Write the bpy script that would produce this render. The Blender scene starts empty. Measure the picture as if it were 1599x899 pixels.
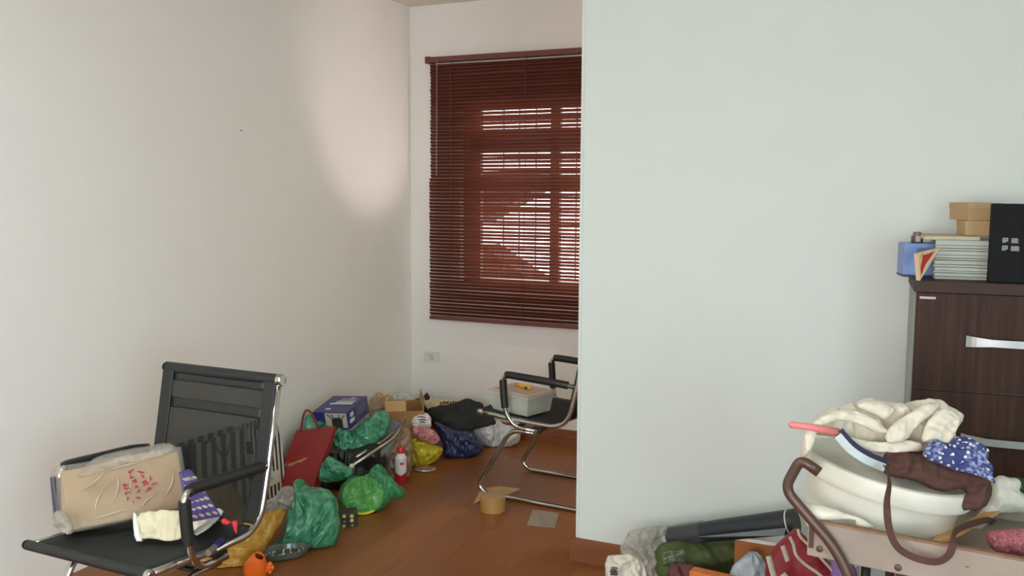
import bpy, bmesh, math, random
import numpy as np
from mathutils import Vector, Matrix, noise
from mathutils.geometry import delaunay_2d_cdt
random.seed(7)
S = bpy.context.scene
C = S.collection
PI = math.pi
V = Vector

# ------------------------------------------------------------------ camera
CAM_H, FPX = 1.6, 1445.5
YAW, PITCH, ROLL = math.radians(-24.8136), math.radians(5.952), math.radians(0.288)
fw = V((math.sin(YAW)*math.cos(PITCH), math.cos(YAW)*math.cos(PITCH), -math.sin(PITCH)))
rt = V((math.cos(YAW), -math.sin(YAW), 0)); up = rt.cross(fw)
cr, sr = math.cos(ROLL), math.sin(ROLL)
rt, up = cr*rt + sr*up, -sr*rt + cr*up
EYE = V((0, 0, CAM_H))
cd = bpy.data.cameras.new('camera'); cam = bpy.data.objects.new('camera', cd); C.objects.link(cam)
cd.sensor_width = 36.0; cd.lens = 36.0*FPX/1599.0; cd.clip_start = 0.05
cam.matrix_world = Matrix(((rt.x, up.x, -fw.x, EYE.x), (rt.y, up.y, -fw.y, EYE.y), (rt.z, up.z, -fw.z, EYE.z), (0, 0, 0, 1)))
S.camera = cam

# ------------------------------------------------------------------ light
S.view_settings.view_transform = 'Standard'; S.view_settings.look = 'None'
S.view_settings.gamma = 1.0; S.view_settings.use_curve_mapping = False
S.view_settings.exposure = -0.2
S.cycles.use_denoising = True
S.cycles.max_bounces = 10; S.cycles.diffuse_bounces = 6; S.cycles.transparent_max_bounces = 24
S.cycles.sample_clamp_indirect = 6.0
w = bpy.data.worlds.new('sky'); S.world = w; w.use_nodes = True
w.node_tree.nodes['Background'].inputs[0].default_value = (0.93, 0.97, 1.0, 1)
w.node_tree.nodes['Background'].inputs[1].default_value = 7.0

def area(name, loc, target, sx, sy, power, col):
    l = bpy.data.lights.new(name, 'AREA'); l.shape = 'RECTANGLE'; l.size = sx; l.size_y = sy
    l.energy = power; l.color = col
    o = bpy.data.objects.new(name, l); C.objects.link(o); o.location = loc
    o.rotation_euler = (V(target)-V(loc)).to_track_quat('-Z', 'Z').to_euler()
    return o
# daylight through the near room's two windows, both behind the camera
area('daylight_side_window', (2.30, -1.20, 1.55), (1.0, -1.20, 1.55), 1.9, 1.9, 70, (0.35, 0.80, 1.0))
area('daylight_rear_window', (-0.6, -2.52, 1.5), (-0.6, 0, 1.5), 2.2, 1.6, 84, (1.0, 0.83, 0.86))
# lamp on the near room's ceiling and a fill light added to brighten the alcove
area('ceiling_lamp', (-1.9, 0.9, 2.55), (-1.9, 0.9, 0), 0.5, 0.5, 29, (0.76, 1.0, 0.99))
area('alcove_fill', (-0.45, 4.55, 2.72), (-0.45, 4.55, 0), 0.9, 0.12, 21, (1.0, 0.91, 0.67))
# added spot: warm patch on the top of the left wall, for slat-reflected daylight
sl_ = bpy.data.lights.new('added_wall_spot', 'SPOT'); sl_.energy = 84; sl_.color = (1.0, 0.76, 0.74)
sl_.spot_size = math.radians(35); sl_.spot_blend = 0.8; sl_.shadow_soft_size = 0.06
so_ = bpy.data.objects.new('added_wall_spot', sl_); C.objects.link(so_); so_.location = (-1.5, 5.2, 0.6)
so_.rotation_euler = (V((-3.234, 4.86, 2.1))-V((-1.5, 5.2, 0.6))).to_track_quat('-Z', 'Y').to_euler()

# ------------------------------------------------------------------ helpers
def at(px, py, D):            # point seen at a photo pixel, D metres in front of the camera
    return EYE + (fw + rt*((px-799.5)/FPX) - up*((py-449.5)/FPX))*D
def ray(px, py): return fw + rt*((px-799.5)/FPX) - up*((py-449.5)/FPX)
def on_z(px, py, z=0.0):
    d = ray(px, py); return EYE + d*((z-CAM_H)/d.z)
def on_y(px, py, y):
    d = ray(px, py); return EYE + d*(y/d.y)
def on_x(px, py, x):
    d = ray(px, py); return EYE + d*(x/d.x)

def srgb(r, g, b):
    f = lambda c: ((c/255+0.055)/1.055)**2.4 if c > 10 else c/255/12.92
    return (f(r), f(g), f(b), 1)
MATS = {}
def mat(name, col, rough=0.6, metal=0.0, var=0.06, scale=30.0, bump=0.0, coat=0.0, trans=0.0, alpha=1.0, stretch=None, spec=0.5, sheen=0.0):
    """principled, colour varied by noise; trans mixes in a translucent shader, alpha a transparent one"""
    if name in MATS: return MATS[name]
    m = bpy.data.materials.new(name); m.use_nodes = True
    nt = m.node_tree; N = nt.nodes; L = nt.links
    p = N['Principled BSDF']; out = N['Material Output']
    tc = N.new('ShaderNodeTexCoord'); mp = N.new('ShaderNodeMapping'); L.new(tc.outputs['Object'], mp.inputs[0])
    if stretch: mp.inputs['Scale'].default_value = stretch
    nz = N.new('ShaderNodeTexNoise'); nz.inputs['Scale'].default_value = scale; nz.inputs['Detail'].default_value = 4
    L.new(mp.outputs[0], nz.inputs['Vector'])
    cr_ = N.new('ShaderNodeValToRGB')
    c = col
    cr_.color_ramp.elements[0].position = 0.3; cr_.color_ramp.elements[1].position = 0.7
    cr_.color_ramp.elements[0].color = (c[0]*(1-var), c[1]*(1-var), c[2]*(1-var), 1)
    cr_.color_ramp.elements[1].color = (min(1, c[0]*(1+var)), min(1, c[1]*(1+var)), min(1, c[2]*(1+var)), 1)
    L.new(nz.outputs['Fac'], cr_.inputs[0]); L.new(cr_.outputs[0], p.inputs['Base Color'])
    p.inputs['Roughness'].default_value = rough; p.inputs['Metallic'].default_value = metal
    p.inputs['Coat Weight'].default_value = coat; p.inputs['Specular IOR Level'].default_value = spec
    p.inputs['Sheen Weight'].default_value = sheen
    if bump:
        b = N.new('ShaderNodeBump'); b.inputs['Strength'].default_value = bump; b.inputs['Distance'].default_value = 0.004
        L.new(nz.outputs['Fac'], b.inputs['Height']); L.new(b.outputs[0], p.inputs['Normal'])
    last = p.outputs[0]
    if trans:
        t = N.new('ShaderNodeBsdfTranslucent'); L.new(cr_.outputs[0], t.inputs[0])
        x = N.new('ShaderNodeMixShader'); x.inputs[0].default_value = trans
        L.new(last, x.inputs[1]); L.new(t.outputs[0], x.inputs[2]); last = x.outputs[0]
    if alpha < 1:
        t = N.new('ShaderNodeBsdfTransparent')
        tint = 0.55
        t.inputs[0].default_value = (1-tint+tint*min(1, c[0]*1.3), 1-tint+tint*min(1, c[1]*1.3), 1-tint+tint*min(1, c[2]*1.3), 1)
        x = N.new('ShaderNodeMixShader'); x.inputs[0].default_value = alpha
        L.new(t.outputs[0], x.inputs[1]); L.new(last, x.inputs[2]); last = x.outputs[0]
    L.new(last, out.inputs[0])
    MATS[name] = m
    return m
def ramp_node(N, stops, interp='CONSTANT'):
    r = N.new('ShaderNodeValToRGB'); r.color_ramp.interpolation = interp
    e = r.color_ramp.elements
    while len(e) < len(stops): e.new(0.5)
    for k, (p, c) in enumerate(stops): e[k].position = p; e[k].color = c
    return r

def film(name, dark, light, rough=0.22, trans=0.36, coat=0.7, alpha=1.0, scale=7.0):
    """plastic bag film: noise from deep to milky, for doubled film and painted fold highlights"""
    if name in MATS: return MATS[name]
    m = mat(name, light, rough, trans=trans, coat=coat, alpha=alpha)
    N = m.node_tree.nodes; L = m.node_tree.links
    cr_ = [n for n in N if n.type == 'VALTORGB'][0]; nz = [n for n in N if n.type == 'TEX_NOISE'][0]; mp = [n for n in N if n.type == 'MAPPING'][0]
    nz.inputs['Scale'].default_value = scale; nz.inputs['Detail'].default_value = 6; nz.inputs['Distortion'].default_value = 1.6; nz.inputs['Roughness'].default_value = .55
    mp.inputs['Scale'].default_value = (1.5, 1.5, .7); mp.inputs['Rotation'].default_value = (.3, .5, .2)
    e = cr_.color_ramp.elements; e[0].position = .36; e[1].position = .66; e[0].color = dark; e[1].color = light
    return m
class MB:
    def __init__(s): s.v = []; s.f = []
    def add(s, vs, fs):
        n = len(s.v); s.v += [V(p) for p in vs]; s.f += [tuple(i+n for i in q) for q in fs]; return s
    def bm_add(s, bm):
        bm.verts.ensure_lookup_table()
        for i, vv in enumerate(bm.verts): vv.index = i
        s.add([vv.co.copy() for vv in bm.verts], [[q.index for q in ff.verts] for ff in bm.faces]); bm.free(); return s
    def box(s, c, size, rot=None, bev=0.0, seg=2):
        bm = bmesh.new(); bmesh.ops.create_cube(bm, size=1)
        for q in bm.verts: q.co = V((q.co.x*size[0], q.co.y*size[1], q.co.z*size[2]))
        if bev: bmesh.ops.bevel(bm, geom=bm.edges[:], offset=bev, segments=seg, affect='EDGES', profile=0.6)
        R = rot if rot is not None else Matrix.Identity(3)
        for q in bm.verts: q.co = R @ q.co + V(c)
        return s.bm_add(bm)
    def bx(s, x0, x1, y0, y1, z0, z1, bev=0.0):
        return s.box(((x0+x1)/2, (y0+y1)/2, (z0+z1)/2), (x1-x0, y1-y0, z1-z0), None, bev)
    def hexa(s, bottom, top):            # eight corners, both rings in the same order
        n = len(bottom)
        vs = [V(p) for p in bottom]+[V(p) for p in top]
        fs = [tuple(range(n-1, -1, -1)), tuple(range(n, 2*n))]+[(i, (i+1) % n, n+(i+1) % n, n+i) for i in range(n)]
        return s.add(vs, fs)
    def tube(s, path, r, seg=12, smooth=0, flat=1.0, upv=None):
        P = [V(p) for p in path]
        P = [p for i, p in enumerate(P) if i == 0 or (p-P[i-1]).length > 1e-6]
        vs = []; fs = []; n = len(P); prev = None
        for i, p in enumerate(P):
            t = (P[min(i+1, n-1)]-P[max(i-1, 0)]).normalized()
            if prev is None:
                a = V(upv) if upv else (V((0, 0, 1)) if abs(t.z) < 0.9 else V((1, 0, 0)))
                u = (a - t*a.dot(t)).normalized()
            else: u = (prev - t*prev.dot(t)).normalized()
            prev = u; b = t.cross(u)
            ri = r[i] if isinstance(r, (list, tuple)) else r
            for k in range(seg):
                an = 2*PI*k/seg; vs.append(p + u*(ri*math.cos(an)*flat) + b*(ri*math.sin(an)))
        for i in range(n-1):
            for k in range(seg):
                k2 = (k+1) % seg; fs.append((i*seg+k, i*seg+k2, (i+1)*seg+k2, (i+1)*seg+k))
        fs.append(tuple(range(seg-1, -1, -1))); fs.append(tuple((n-1)*seg+k for k in range(seg)))
        return s.add(vs, fs)
    def lathe(s, prof, c=(0, 0, 0), seg=32, rot=None, sx=1, sy=1):
        R = rot if rot is not None else Matrix.Identity(3)
        vs = []; fs = []; n = len(prof)
        for r, z in prof:
            for k in range(seg):
                a = 2*PI*k/seg; vs.append(R @ V((r*sx*math.cos(a), r*sy*math.sin(a), z)) + V(c))
        for i in range(n-1):
            for k in range(seg):
                k2 = (k+1) % seg; fs.append((i*seg+k, i*seg+k2, (i+1)*seg+k2, (i+1)*seg+k))
        if prof[0][0] > 1e-5: fs.append(tuple(range(seg-1, -1, -1)))
        if prof[-1][0] > 1e-5: fs.append(tuple((n-1)*seg+k for k in range(seg)))
        return s.add(vs, fs)
    def ball(s, c, r, seg=14, sc=(1, 1, 1)):
        return s.lathe([(max(1e-6, r*math.sin(PI*i/seg)), -r*math.cos(PI*i/seg)) for i in range(seg+1)], c, seg*2, Matrix.Diagonal(sc))
    def ribbon(s, path, width, th=0.002, nrm=None):     # flat strip; width vector per point from nrm x tangent
        P = [V(p) for p in path]; n = len(P); vs = []; fs = []
        for i, p in enumerate(P):
            t = (P[min(i+1, n-1)]-P[max(i-1, 0)]).normalized()
            nn = V(nrm[i]) if isinstance(nrm, list) else V(nrm)
            nn = (nn - t*nn.dot(t)).normalized(); b = t.cross(nn)
            wd = width[i] if isinstance(width, (list, tuple)) else width
            vs += [p-b*wd/2-nn*th/2, p+b*wd/2-nn*th/2, p+b*wd/2+nn*th/2, p-b*wd/2+nn*th/2]
        for i in range(n-1):
            for k in range(4):
                k2 = (k+1) % 4; fs.append((i*4+k, i*4+k2, i*4+4+k2, i*4+4+k))
        fs += [(3, 2, 1, 0), tuple((n-1)*4+k for k in range(4))]
        return s.add(vs, fs)
    def build(s, name, m, parent=None, smooth=False, auto=None, origin=None):
        me = bpy.data.meshes.new(name)
        off = V((0, 0, 0))
        if parent is not None:
            q = parent; local = parent.get('_local', 0)
            if not local:
                while q is not None: off += q.location; q = q.parent
        elif origin is not None: off = V(origin)
        me.from_pydata([p-off for p in s.v], [], s.f); me.update()
        bm = bmesh.new(); bm.from_mesh(me); bmesh.ops.recalc_face_normals(bm, faces=bm.faces[:])
        if auto is not None:
            for e in bm.edges:
                if len(e.link_faces) == 2 and e.calc_face_angle(0) > auto: e.smooth = False
            smooth = True
        for ff in bm.faces: ff.smooth = smooth
        bm.to_mesh(me); bm.free()
        ms = m if isinstance(m, (list, tuple)) else [m]
        for q in ms: me.materials.append(q)
        o = bpy.data.objects.new(name, me); C.objects.link(o)
        if parent is not None: o.parent = parent
        elif origin is not None: o.location = off
        return o
SM = math.radians(35)
def tag(o, label, cat, group=None, kind=None):
    o['label'] = label; o['category'] = cat
    if group: o['group'] = group
    if kind: o['kind'] = kind
    return o
def thing(name, label, cat, loc=(0, 0, 0), rotz=0.0, group=None, local=False):
    o = bpy.data.objects.new(name, None); C.objects.link(o); o.location = loc; o.rotation_euler = (0, 0, rotz)
    o.empty_display_size = 0.05
    tag(o, label, cat, group); LOCAL[o.name] = local
    return o
LOCAL = {}
_b = MB.build
def _build(s, name, m, parent=None, **k):
    if parent is not None:
        r = parent
        while r.parent is not None: r = r.parent
        if LOCAL.get(r.name):             # local coordinates: keep the points as they are
            o = _b(s, name, m, None, **k); o.parent = parent; return o
    return _b(s, name, m, parent, **k)
MB.build = _build
def struct(o): o['kind'] = 'structure'; return o
def bez(pts, n=10):                       # Catmull-Rom through points
    P = [V(p) for p in pts]; P = [P[0]*2-P[1]]+P+[P[-1]*2-P[-2]]; out = []
    for i in range(1, len(P)-2):
        for k in range(n):
            t = k/n; a, b, c, d = P[i-1], P[i], P[i+1], P[i+2]
            out.append(0.5*((2*b)+(c-a)*t+(2*a-5*b+4*c-d)*t*t+(3*b-a-3*c+d)*t**3))
    out.append(P[-2]); return out
def fillet(pts, r, n=6):                  # polyline with rounded corners
    P = [V(p) for p in pts]; out = [P[0]]
    for i in range(1, len(P)-1):
        a = (P[i-1]-P[i]); b = (P[i+1]-P[i]); ri = r[i-1] if isinstance(r, (list, tuple)) else r
        ra = min(ri, a.length*0.49, b.length*0.49); p0 = P[i]+a.normalized()*ra; p1 = P[i]+b.normalized()*ra
        for k in range(n+1):
            t = k/n; out.append(p0*(1-t)**2+P[i]*2*t*(1-t)+p1*t*t)
    out.append(P[-1]); return out

def ridged(p, o=3):
    v = 0; a = 1
    for k in range(o):
        v += a*(1-abs(noise.noise(p))*2.2)**2; p = p*2.03+V((3.1, 1.7, 5.2)); a *= 0.5
    return v/1.75
def crumple(x, y, f, seed, n=6):
    rr = random.Random(seed*131+7); q = V((x, y, 0))*f+V((seed*3.7, seed*1.9, 0)); v = 0; ws = 0
    wx = noise.noise(q*0.55)*0.55; wy = noise.noise(q*0.55+V((5, 3, 8)))*0.55
    for k in range(n):
        a = rr.uniform(0, PI); g = 0.75*1.42**k; w = 1/g**0.65
        t = ((q.x+wx)*math.cos(a)+(q.y+wy)*math.sin(a))*g+rr.random()+0.35*noise.noise(q*g*0.5+V((k*2.1, 0, 3)))
        t -= math.floor(t); v += w*(1-abs(2*t-1)**0.85); ws += w
    return v/ws
def puff(name, m, px, anchor, lean=20, tf=0.08, tb=0.08, R=0.10, amp=0.015, freq=9.0, fold=None, gather=None, gk=14, gamp=0.01,
         zmin=None, parent=None, s=None, chaikin=1, seed=0, soft=True, stretch=(1, 1), xmin=None, ymax=None, pleat=None, ruffle=None):
    """soft body (bag, cloth): outline on a leaning plane at its own depth, blown up to a real thickness on
    both sides and creased.  anchor = (px, py, D)"""
    O = at(*anchor)
    r = V((rt.x, rt.y, 0)).normalized(); h = V((fw.x, fw.y, 0)).normalized()
    la = math.radians(lean); u = V((0, 0, 1))*math.cos(la)+h*math.sin(la); n = r.cross(u)   # n points to the camera
    if n.dot(fw) > 0: n = -n
    pts = []
    for (x, y) in px:
        d = ray(x, y); t = (O-EYE).dot(n)/d.dot(n); q = EYE+d*t-O; pts.append((q.dot(r), q.dot(u)))
    for _ in range(chaikin):
        q = []
        for i in range(len(pts)):
            a, b = pts[i], pts[(i+1) % len(pts)]
            q += [(a[0]*.78+b[0]*.22, a[1]*.78+b[1]*.22), (a[0]*.22+b[0]*.78, a[1]*.22+b[1]*.78)]
        pts = q
    P = np.array(pts); lo = P.min(0); hi = P.max(0); ext = (hi-lo).max()
    if s is None: s = max(0.0042, ext/60)
    B = []
    for i in range(len(P)):
        a = P[i]; b = P[(i+1) % len(P)]; k = max(1, int(np.linalg.norm(b-a)/s))
        for j in range(k): B.append(a+(b-a)*j/k)
    B = np.array(B)
    if ruffle is None: ruffle = 0.0045 if amp > .012 else 0.0015
    for i, (x, y) in enumerate(B):
        q = V((x*38+seed, y*38-seed, seed*.7)); B[i] = (x+ruffle*noise.noise(q), y+ruffle*noise.noise(q+V((4, 9, 2))))
    gx = np.arange(lo[0]+s/2, hi[0], s); gy = np.arange(lo[1]+s/2, hi[1], s*0.87)
    G = np.array([(x+(s/2 if j % 2 else 0), y) for j, y in enumerate(gy) for x in gx])
    a = B; b = np.roll(B, -1, 0)
    ins = np.zeros(len(G), bool)
    for (x0, y0), (x1, y1) in zip(a, b):
        cnd = ((y0 > G[:, 1]) != (y1 > G[:, 1]))
        if y1 != y0: ins ^= cnd & (G[:, 0] < (x1-x0)*(G[:, 1]-y0)/(y1-y0)+x0)
    dist = np.min(np.linalg.norm(G[:, None, :]-B[None, :, :], axis=2), 1)
    G = G[ins & (dist > s*0.6)]
    allp = [V((q[0], q[1])) for q in B]+[V((q[0], q[1])) for q in G]
    nb = len(B)
    vo, _, fo, ov, _, _ = delaunay_2d_cdt(allp, [(i, (i+1) % nb) for i in range(nb)], [], 1, 1e-7)
    vo = np.array([(q[0], q[1]) for q in vo])
    isb = [any(k < nb for k in l) for l in ov]
    d = np.min(np.linalg.norm(vo[:, None, :]-B[None, :, :], axis=2), 1)
    gp = None
    if gather:
        dd = ray(*gather); q = EYE+dd*((O-EYE).dot(n)/dd.dot(n))-O; gp = (q.dot(r), q.dot(u))
    F = []; K = []
    mb = MB()
    sd = V((seed*7.3, seed*3.1, seed*1.7))
    fr = []; bk = []
    for i, (x, y) in enumerate(vo):
        t = min(1.0, d[i]/R); hgt = math.sqrt(max(0, 1-(1-t)**2)) if soft else min(1, t*3)
        q = V((x*stretch[0], y*stretch[1], 0))*freq+sd
        wv = V((noise.noise(q*0.6+V((9, 2, 1))), noise.noise(q*0.6+V((1, 7, 4))), 0))*0.5
        c = ((crumple(x*stretch[0], y*stretch[1], freq, seed)-0.5)*4.2+(ridged(q*1.3+wv)-0.45)*0.45)*amp
        if pleat: 
            ph = (x*pleat[0]+y*pleat[1])+noise.noise(q*0.35)*pleat[3]
            c += pleat[2]*math.sin(ph)*(1-0.4*math.cos(2*ph))
        if gp:
            th = math.atan2(y-gp[1], x-gp[0]); rr = math.hypot(x-gp[0], y-gp[1])
            c += gamp*math.sin(th*gk+noise.noise(q*0.5)*3)*math.exp(-rr/(ext*0.45))
        e = min(1.0, hgt*1.3)
        w_ = noise.noise(V((x, y, 0))*3.1+sd)*0.25
        f = O+r*x+u*y+n*((tf*hgt*(1+w_)+c*e))
        k = O+r*x+u*y-n*((tb*hgt*(1-w_)+c*0.5*e))
        for vv in (f, k):
            if zmin is not None and vv.z < zmin: vv.z = zmin+0.0004*(i % 3)
            if xmin is not None and vv.x < xmin: vv.x = xmin
            if ymax is not None and vv.y > ymax: vv.y = ymax
        fr.append(f); bk.append(k)
    idx = {}
    vs = list(fr); nv = len(fr)
    for i in range(nv):
        if isb[i]: idx[i] = i
        else: idx[i] = len(vs); vs.append(bk[i])
    fs = [tuple(q) for q in fo]+[tuple(idx[j] for j in reversed(q)) for q in fo]
    mb.add(vs, fs)
    return mb.build(name, m, parent, smooth=True, origin=None if parent is not None else (O.x, O.y, min(p.z for p in vs)))

def text(name, body, m, parent, origin, xdir, ydir, height, width=None, shear=0.0, depth=0.0006):
    cu = bpy.data.curves.new(name, 'FONT'); cu.body = body; cu.size = 1.0; cu.shear = shear; cu.extrude = 0.0; cu.resolution_u = 4
    t = bpy.data.objects.new(name, cu); C.objects.link(t); bpy.context.view_layer.update()
    me = bpy.data.meshes.new_from_object(t.evaluated_get(bpy.context.evaluated_depsgraph_get()))
    bpy.data.objects.remove(t)
    xs = [q.co.x for q in me.vertices]; ys = [q.co.y for q in me.vertices]
    sy = height/(max(ys)-min(ys)); sx = width/(max(xs)-min(xs)) if width else sy
    X = V(xdir).normalized(); Y = V(ydir).normalized(); n = X.cross(Y).normalized()
    mb = MB()
    mb.add([V(origin)+X*((q.co.x-min(xs))*sx)+Y*((q.co.y-min(ys))*sy)+n*depth for q in me.vertices], [tuple(p.vertices) for p in me.polygons])
    bpy.data.meshes.remove(me)
    return mb.build(name, m, parent)
# ------------------------------------------------------------------ materials of the room
XL, YB, YP, XP, ZC = -3.234, 5.374, 3.672, -1.38, 2.80
m_wl = mat('warm white wall paint', srgb(229, 226, 221), 0.85, var=0.012, scale=6, bump=0.05)
m_wr = mat('cool white wall paint', srgb(206, 215, 209), 0.8, var=0.012, scale=6, bump=0.04)
m_ceil = mat('ceiling paint', srgb(226, 220, 208), 0.9, var=0.01, scale=5)
def floor_mat():
    m = bpy.data.materials.new('reddish laminate floor'); m.use_nodes = True
    nt = m.node_tree; N = nt.nodes; L = nt.links; p = N['Principled BSDF']
    tc = N.new('ShaderNodeTexCoord'); mp = N.new('ShaderNodeMapping'); L.new(tc.outputs['Object'], mp.inputs[0])
    mp.inputs['Rotation'].default_value = (0, 0, PI/2)
    br = N.new('ShaderNodeTexBrick'); L.new(mp.outputs[0], br.inputs['Vector'])
    br.inputs['Scale'].default_value = 1; br.inputs['Brick Width'].default_value = 1.2; br.inputs['Row Height'].default_value = 0.19
    br.inputs['Mortar Size'].default_value = 0.0012; br.offset = 0.37
    br.inputs['Color1'].default_value = srgb(138, 83, 38); br.inputs['Color2'].default_value = srgb(127, 75, 34); br.inputs['Mortar'].default_value = srgb(106, 66, 34)
    mp2 = N.new('ShaderNodeMapping'); L.new(tc.outputs['Object'], mp2.inputs[0]); mp2.inputs['Scale'].default_value = (26, 1.6, 1)
    nz = N.new('ShaderNodeTexNoise'); nz.inputs['Scale'].default_value = 2.2; nz.inputs['Detail'].default_value = 6; L.new(mp2.outputs[0], nz.inputs['Vector'])
    rp = ramp_node(N, [(0.3, (0.82, 0.8, 0.78, 1)), (0.7, (1.1, 1.1, 1.1, 1))], 'LINEAR'); L.new(nz.outputs['Fac'], rp.inputs[0])
    mx = N.new('ShaderNodeMix'); mx.data_type = 'RGBA'; mx.blend_type = 'MULTIPLY'; mx.inputs[0].default_value = 1
    L.new(br.outputs['Color'], mx.inputs[6]); L.new(rp.outputs[0], mx.inputs[7]); L.new(mx.outputs[2], p.inputs['Base Color'])
    p.inputs['Roughness'].default_value = 0.38
    p.inputs['Specular IOR Level'].default_value = 0.45
    return m
m_floor = floor_mat()
m_base = mat('varnished brown skirting', srgb(120, 72, 40), 0.4, var=0.12, scale=8, stretch=(1, 1, 14))

def slab(name, m, *b, bev=0): return struct(MB().bx(*b, bev=bev).build(name, m))
slab('floor', m_floor, XL-0.2, 2.4, -2.7, YB+0.2, -0.12, 0)
slab('ceiling', m_ceil, XL-0.2, 2.4, -2.7, YB+0.2, ZC, ZC+0.12)
slab('wall_left', m_wl, XL-0.15, XL, -2.6, YB+0.15, 0, ZC)
# back wall with the opening of window 1
WX0, WX1, WZ0, WZ1 = -2.86, -1.58, 1.00, 2.16
mb = MB()
mb.bx(XL, WX0, YB, YB+0.16, 0, ZC); mb.bx(WX1, 0.6, YB, YB+0.16, 0, ZC)
mb.bx(WX0, WX1, YB, YB+0.16, 0, WZ0); mb.bx(WX0, WX1, YB, YB+0.16, WZ1, ZC)
struct(mb.build('wall_back', m_wl))
slab('wall_alcove', m_wl, 0.6, 0.75, YP+0.14, YB+0.16, 0, ZC)
slab('wall_right', m_wr, XP, 2.2, YP, YP+0.14, 0, ZC)
mb = MB()
mb.bx(XL, -1.75, -2.6, -2.45, 0, ZC); mb.bx(.55, 2.2, -2.6, -2.45, 0, ZC)
mb.bx(-1.75, .55, -2.6, -2.45, 0, .65); mb.bx(-1.75, .55, -2.6, -2.45, 2.35, ZC)
struct(mb.build('wall_rear', m_wl))
mb = MB()
mb.bx(2.2, 2.36, -2.45, -2.2, 0, ZC); mb.bx(2.2, 2.36, -.2, YP+0.14, 0, ZC)
mb.bx(2.2, 2.36, -2.2, -.2, 0, 0.55); mb.bx(2.2, 2.36, -2.2, -.2, 2.55, ZC)
struct(mb.build('wall_side', m_wr))
# corner bead down the partition's free edge
struct(MB().bx(XP-0.004, XP+0.010, YP-0.004, YP+0.008, 0.10, ZC, bev=0.003).build('trim_1', m_wr))
def skirt(name, p0, p1, nrm, side=1):
    p0, p1, nrm = V(p0), V(p1), V(nrm)
    prof = [(0, 0), (0.024, 0), (0.024, 0.058), (0.017, 0.063), (0.017, 0.072), (0.015, 0.092), (0.004, 0.098), (0, 0.098)]
    a = [p0+nrm*q+V((0, 0, z)) for q, z in prof]; b = [p1+nrm*q+V((0, 0, z)) for q, z in prof]
    return struct(MB().hexa(a, b).build(name, m_base))
skirt('baseboard_back', (XL, YB, 0), (0.6, YB, 0), (0, -1, 0))
skirt('baseboard_right', (XP-0.024, YP, 0), (2.2, YP, 0), (0, -1, 0))
skirt('baseboard_end', (XP, YP+0.14, 0), (XP, YP, 0), (-1, 0, 0))

# ------------------------------------------------------------------ windows
m_win = mat('window frame paint', srgb(140, 128, 118), 0.6, var=0.02)
m_glass = mat('window glass', (0.9, 0.95, 0.95, 1), 0.02, alpha=0.08, var=0.0)
yf0, yf1 = YB+0.07, YB+0.11
mb = MB()
mb.bx(WX0, WX0+0.05, yf0-0.02, yf1+0.02, WZ0, WZ1); mb.bx(WX1-0.05, WX1, yf0-0.02, yf1+0.02, WZ0, WZ1)
mb.bx(WX0, WX1, yf0-0.02, yf1+0.02, WZ0, WZ0+0.03); mb.bx(WX0, WX1, yf0-0.02, yf1+0.02, WZ1-0.035, WZ1)
win = struct(mb.build('window_1', m_win))
def part(mb, name, m, par, **k): return mb.build(name, m, par, **k)
mb = MB()
mb.bx(WX0+0.05, WX1-0.05, yf0, yf1, 1.858, 1.985)            # upper transom
mb.bx(WX0+0.05, WX1-0.05, yf0, yf1, 1.612, 1.70)             # middle rail
mb.bx(-2.255, -2.193, yf0, yf1, WZ0+0.03, WZ1-0.035)         # mullion
mb.bx(WX0+0.05, -2.748, yf0, yf1, WZ0+0.03, WZ1-0.035); mb.bx(-1.70, WX1-0.05, yf0, yf1, WZ0+0.03, WZ1-0.035)
part(mb, 'window_sash', m_win, win)
mb = MB()
for x in (-2.632, -2.518, -2.40, -2.288, -2.12, -2.00, -1.89, -1.78): mb.tube([(x, yf1+0.07, WZ0), (x, yf1+0.07, WZ1)], 0.005, 8)
part(mb, 'window_grille', mat('grey grille steel', srgb(90, 88, 84), 0.5), win)
part(MB().bx(WX0+0.05, WX1-0.05, yf0+0.018, yf0+0.022, WZ0+0.03, WZ1-0.035), 'window_pane', m_glass, win)
# slabs added outside to cut the sky diagonally behind the blind
m_out = mat('brown sky blocker', srgb(96, 66, 54), 0.9, var=0.2, scale=12)
def outside(px, y, th):
    a = [on_y(x, q, y) for x, q in px]; b = [p+V((0, th, 0)) for p in a]
    return MB().hexa(a, b)
o = outside([(700, 345), (748, 347), (830, 300), (842, 283), (842, 270), (700, 270)], 5.78, 0.25).build('sky_blocker_upper', m_out); o['kind'] = 'structure'
o = outside([(700, 384), (752, 384), (835, 440), (990, 446), (990, 520), (700, 520)], 5.80, 0.3).build('sky_blocker_lower', m_out); o['kind'] = 'structure'
# near room's balcony window (behind the camera)
mb = MB()
for y0, y1, z0, z1 in ((-2.2, -2.15, .55, 2.55), (-.25, -.2, .55, 2.55), (-1.23, -1.17, .55, 2.55), (-2.2, -.2, .55, .6), (-2.2, -.2, 2.5, 2.55)):
    mb.bx(2.24, 2.28, y0, y1, z0, z1)
struct(mb.build('window_2', m_win))
mb = MB()
for x0, x1, z0, z1 in ((-1.75, -1.7, .65, 2.35), (.5, .55, .65, 2.35), (-.63, -.57, .65, 2.35), (-1.75, .55, .65, .7), (-1.75, .55, 2.3, 2.35)):
    mb.bx(x0, x1, -2.49, -2.46, z0, z1)
struct(mb.build('window_3', m_win))

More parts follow.
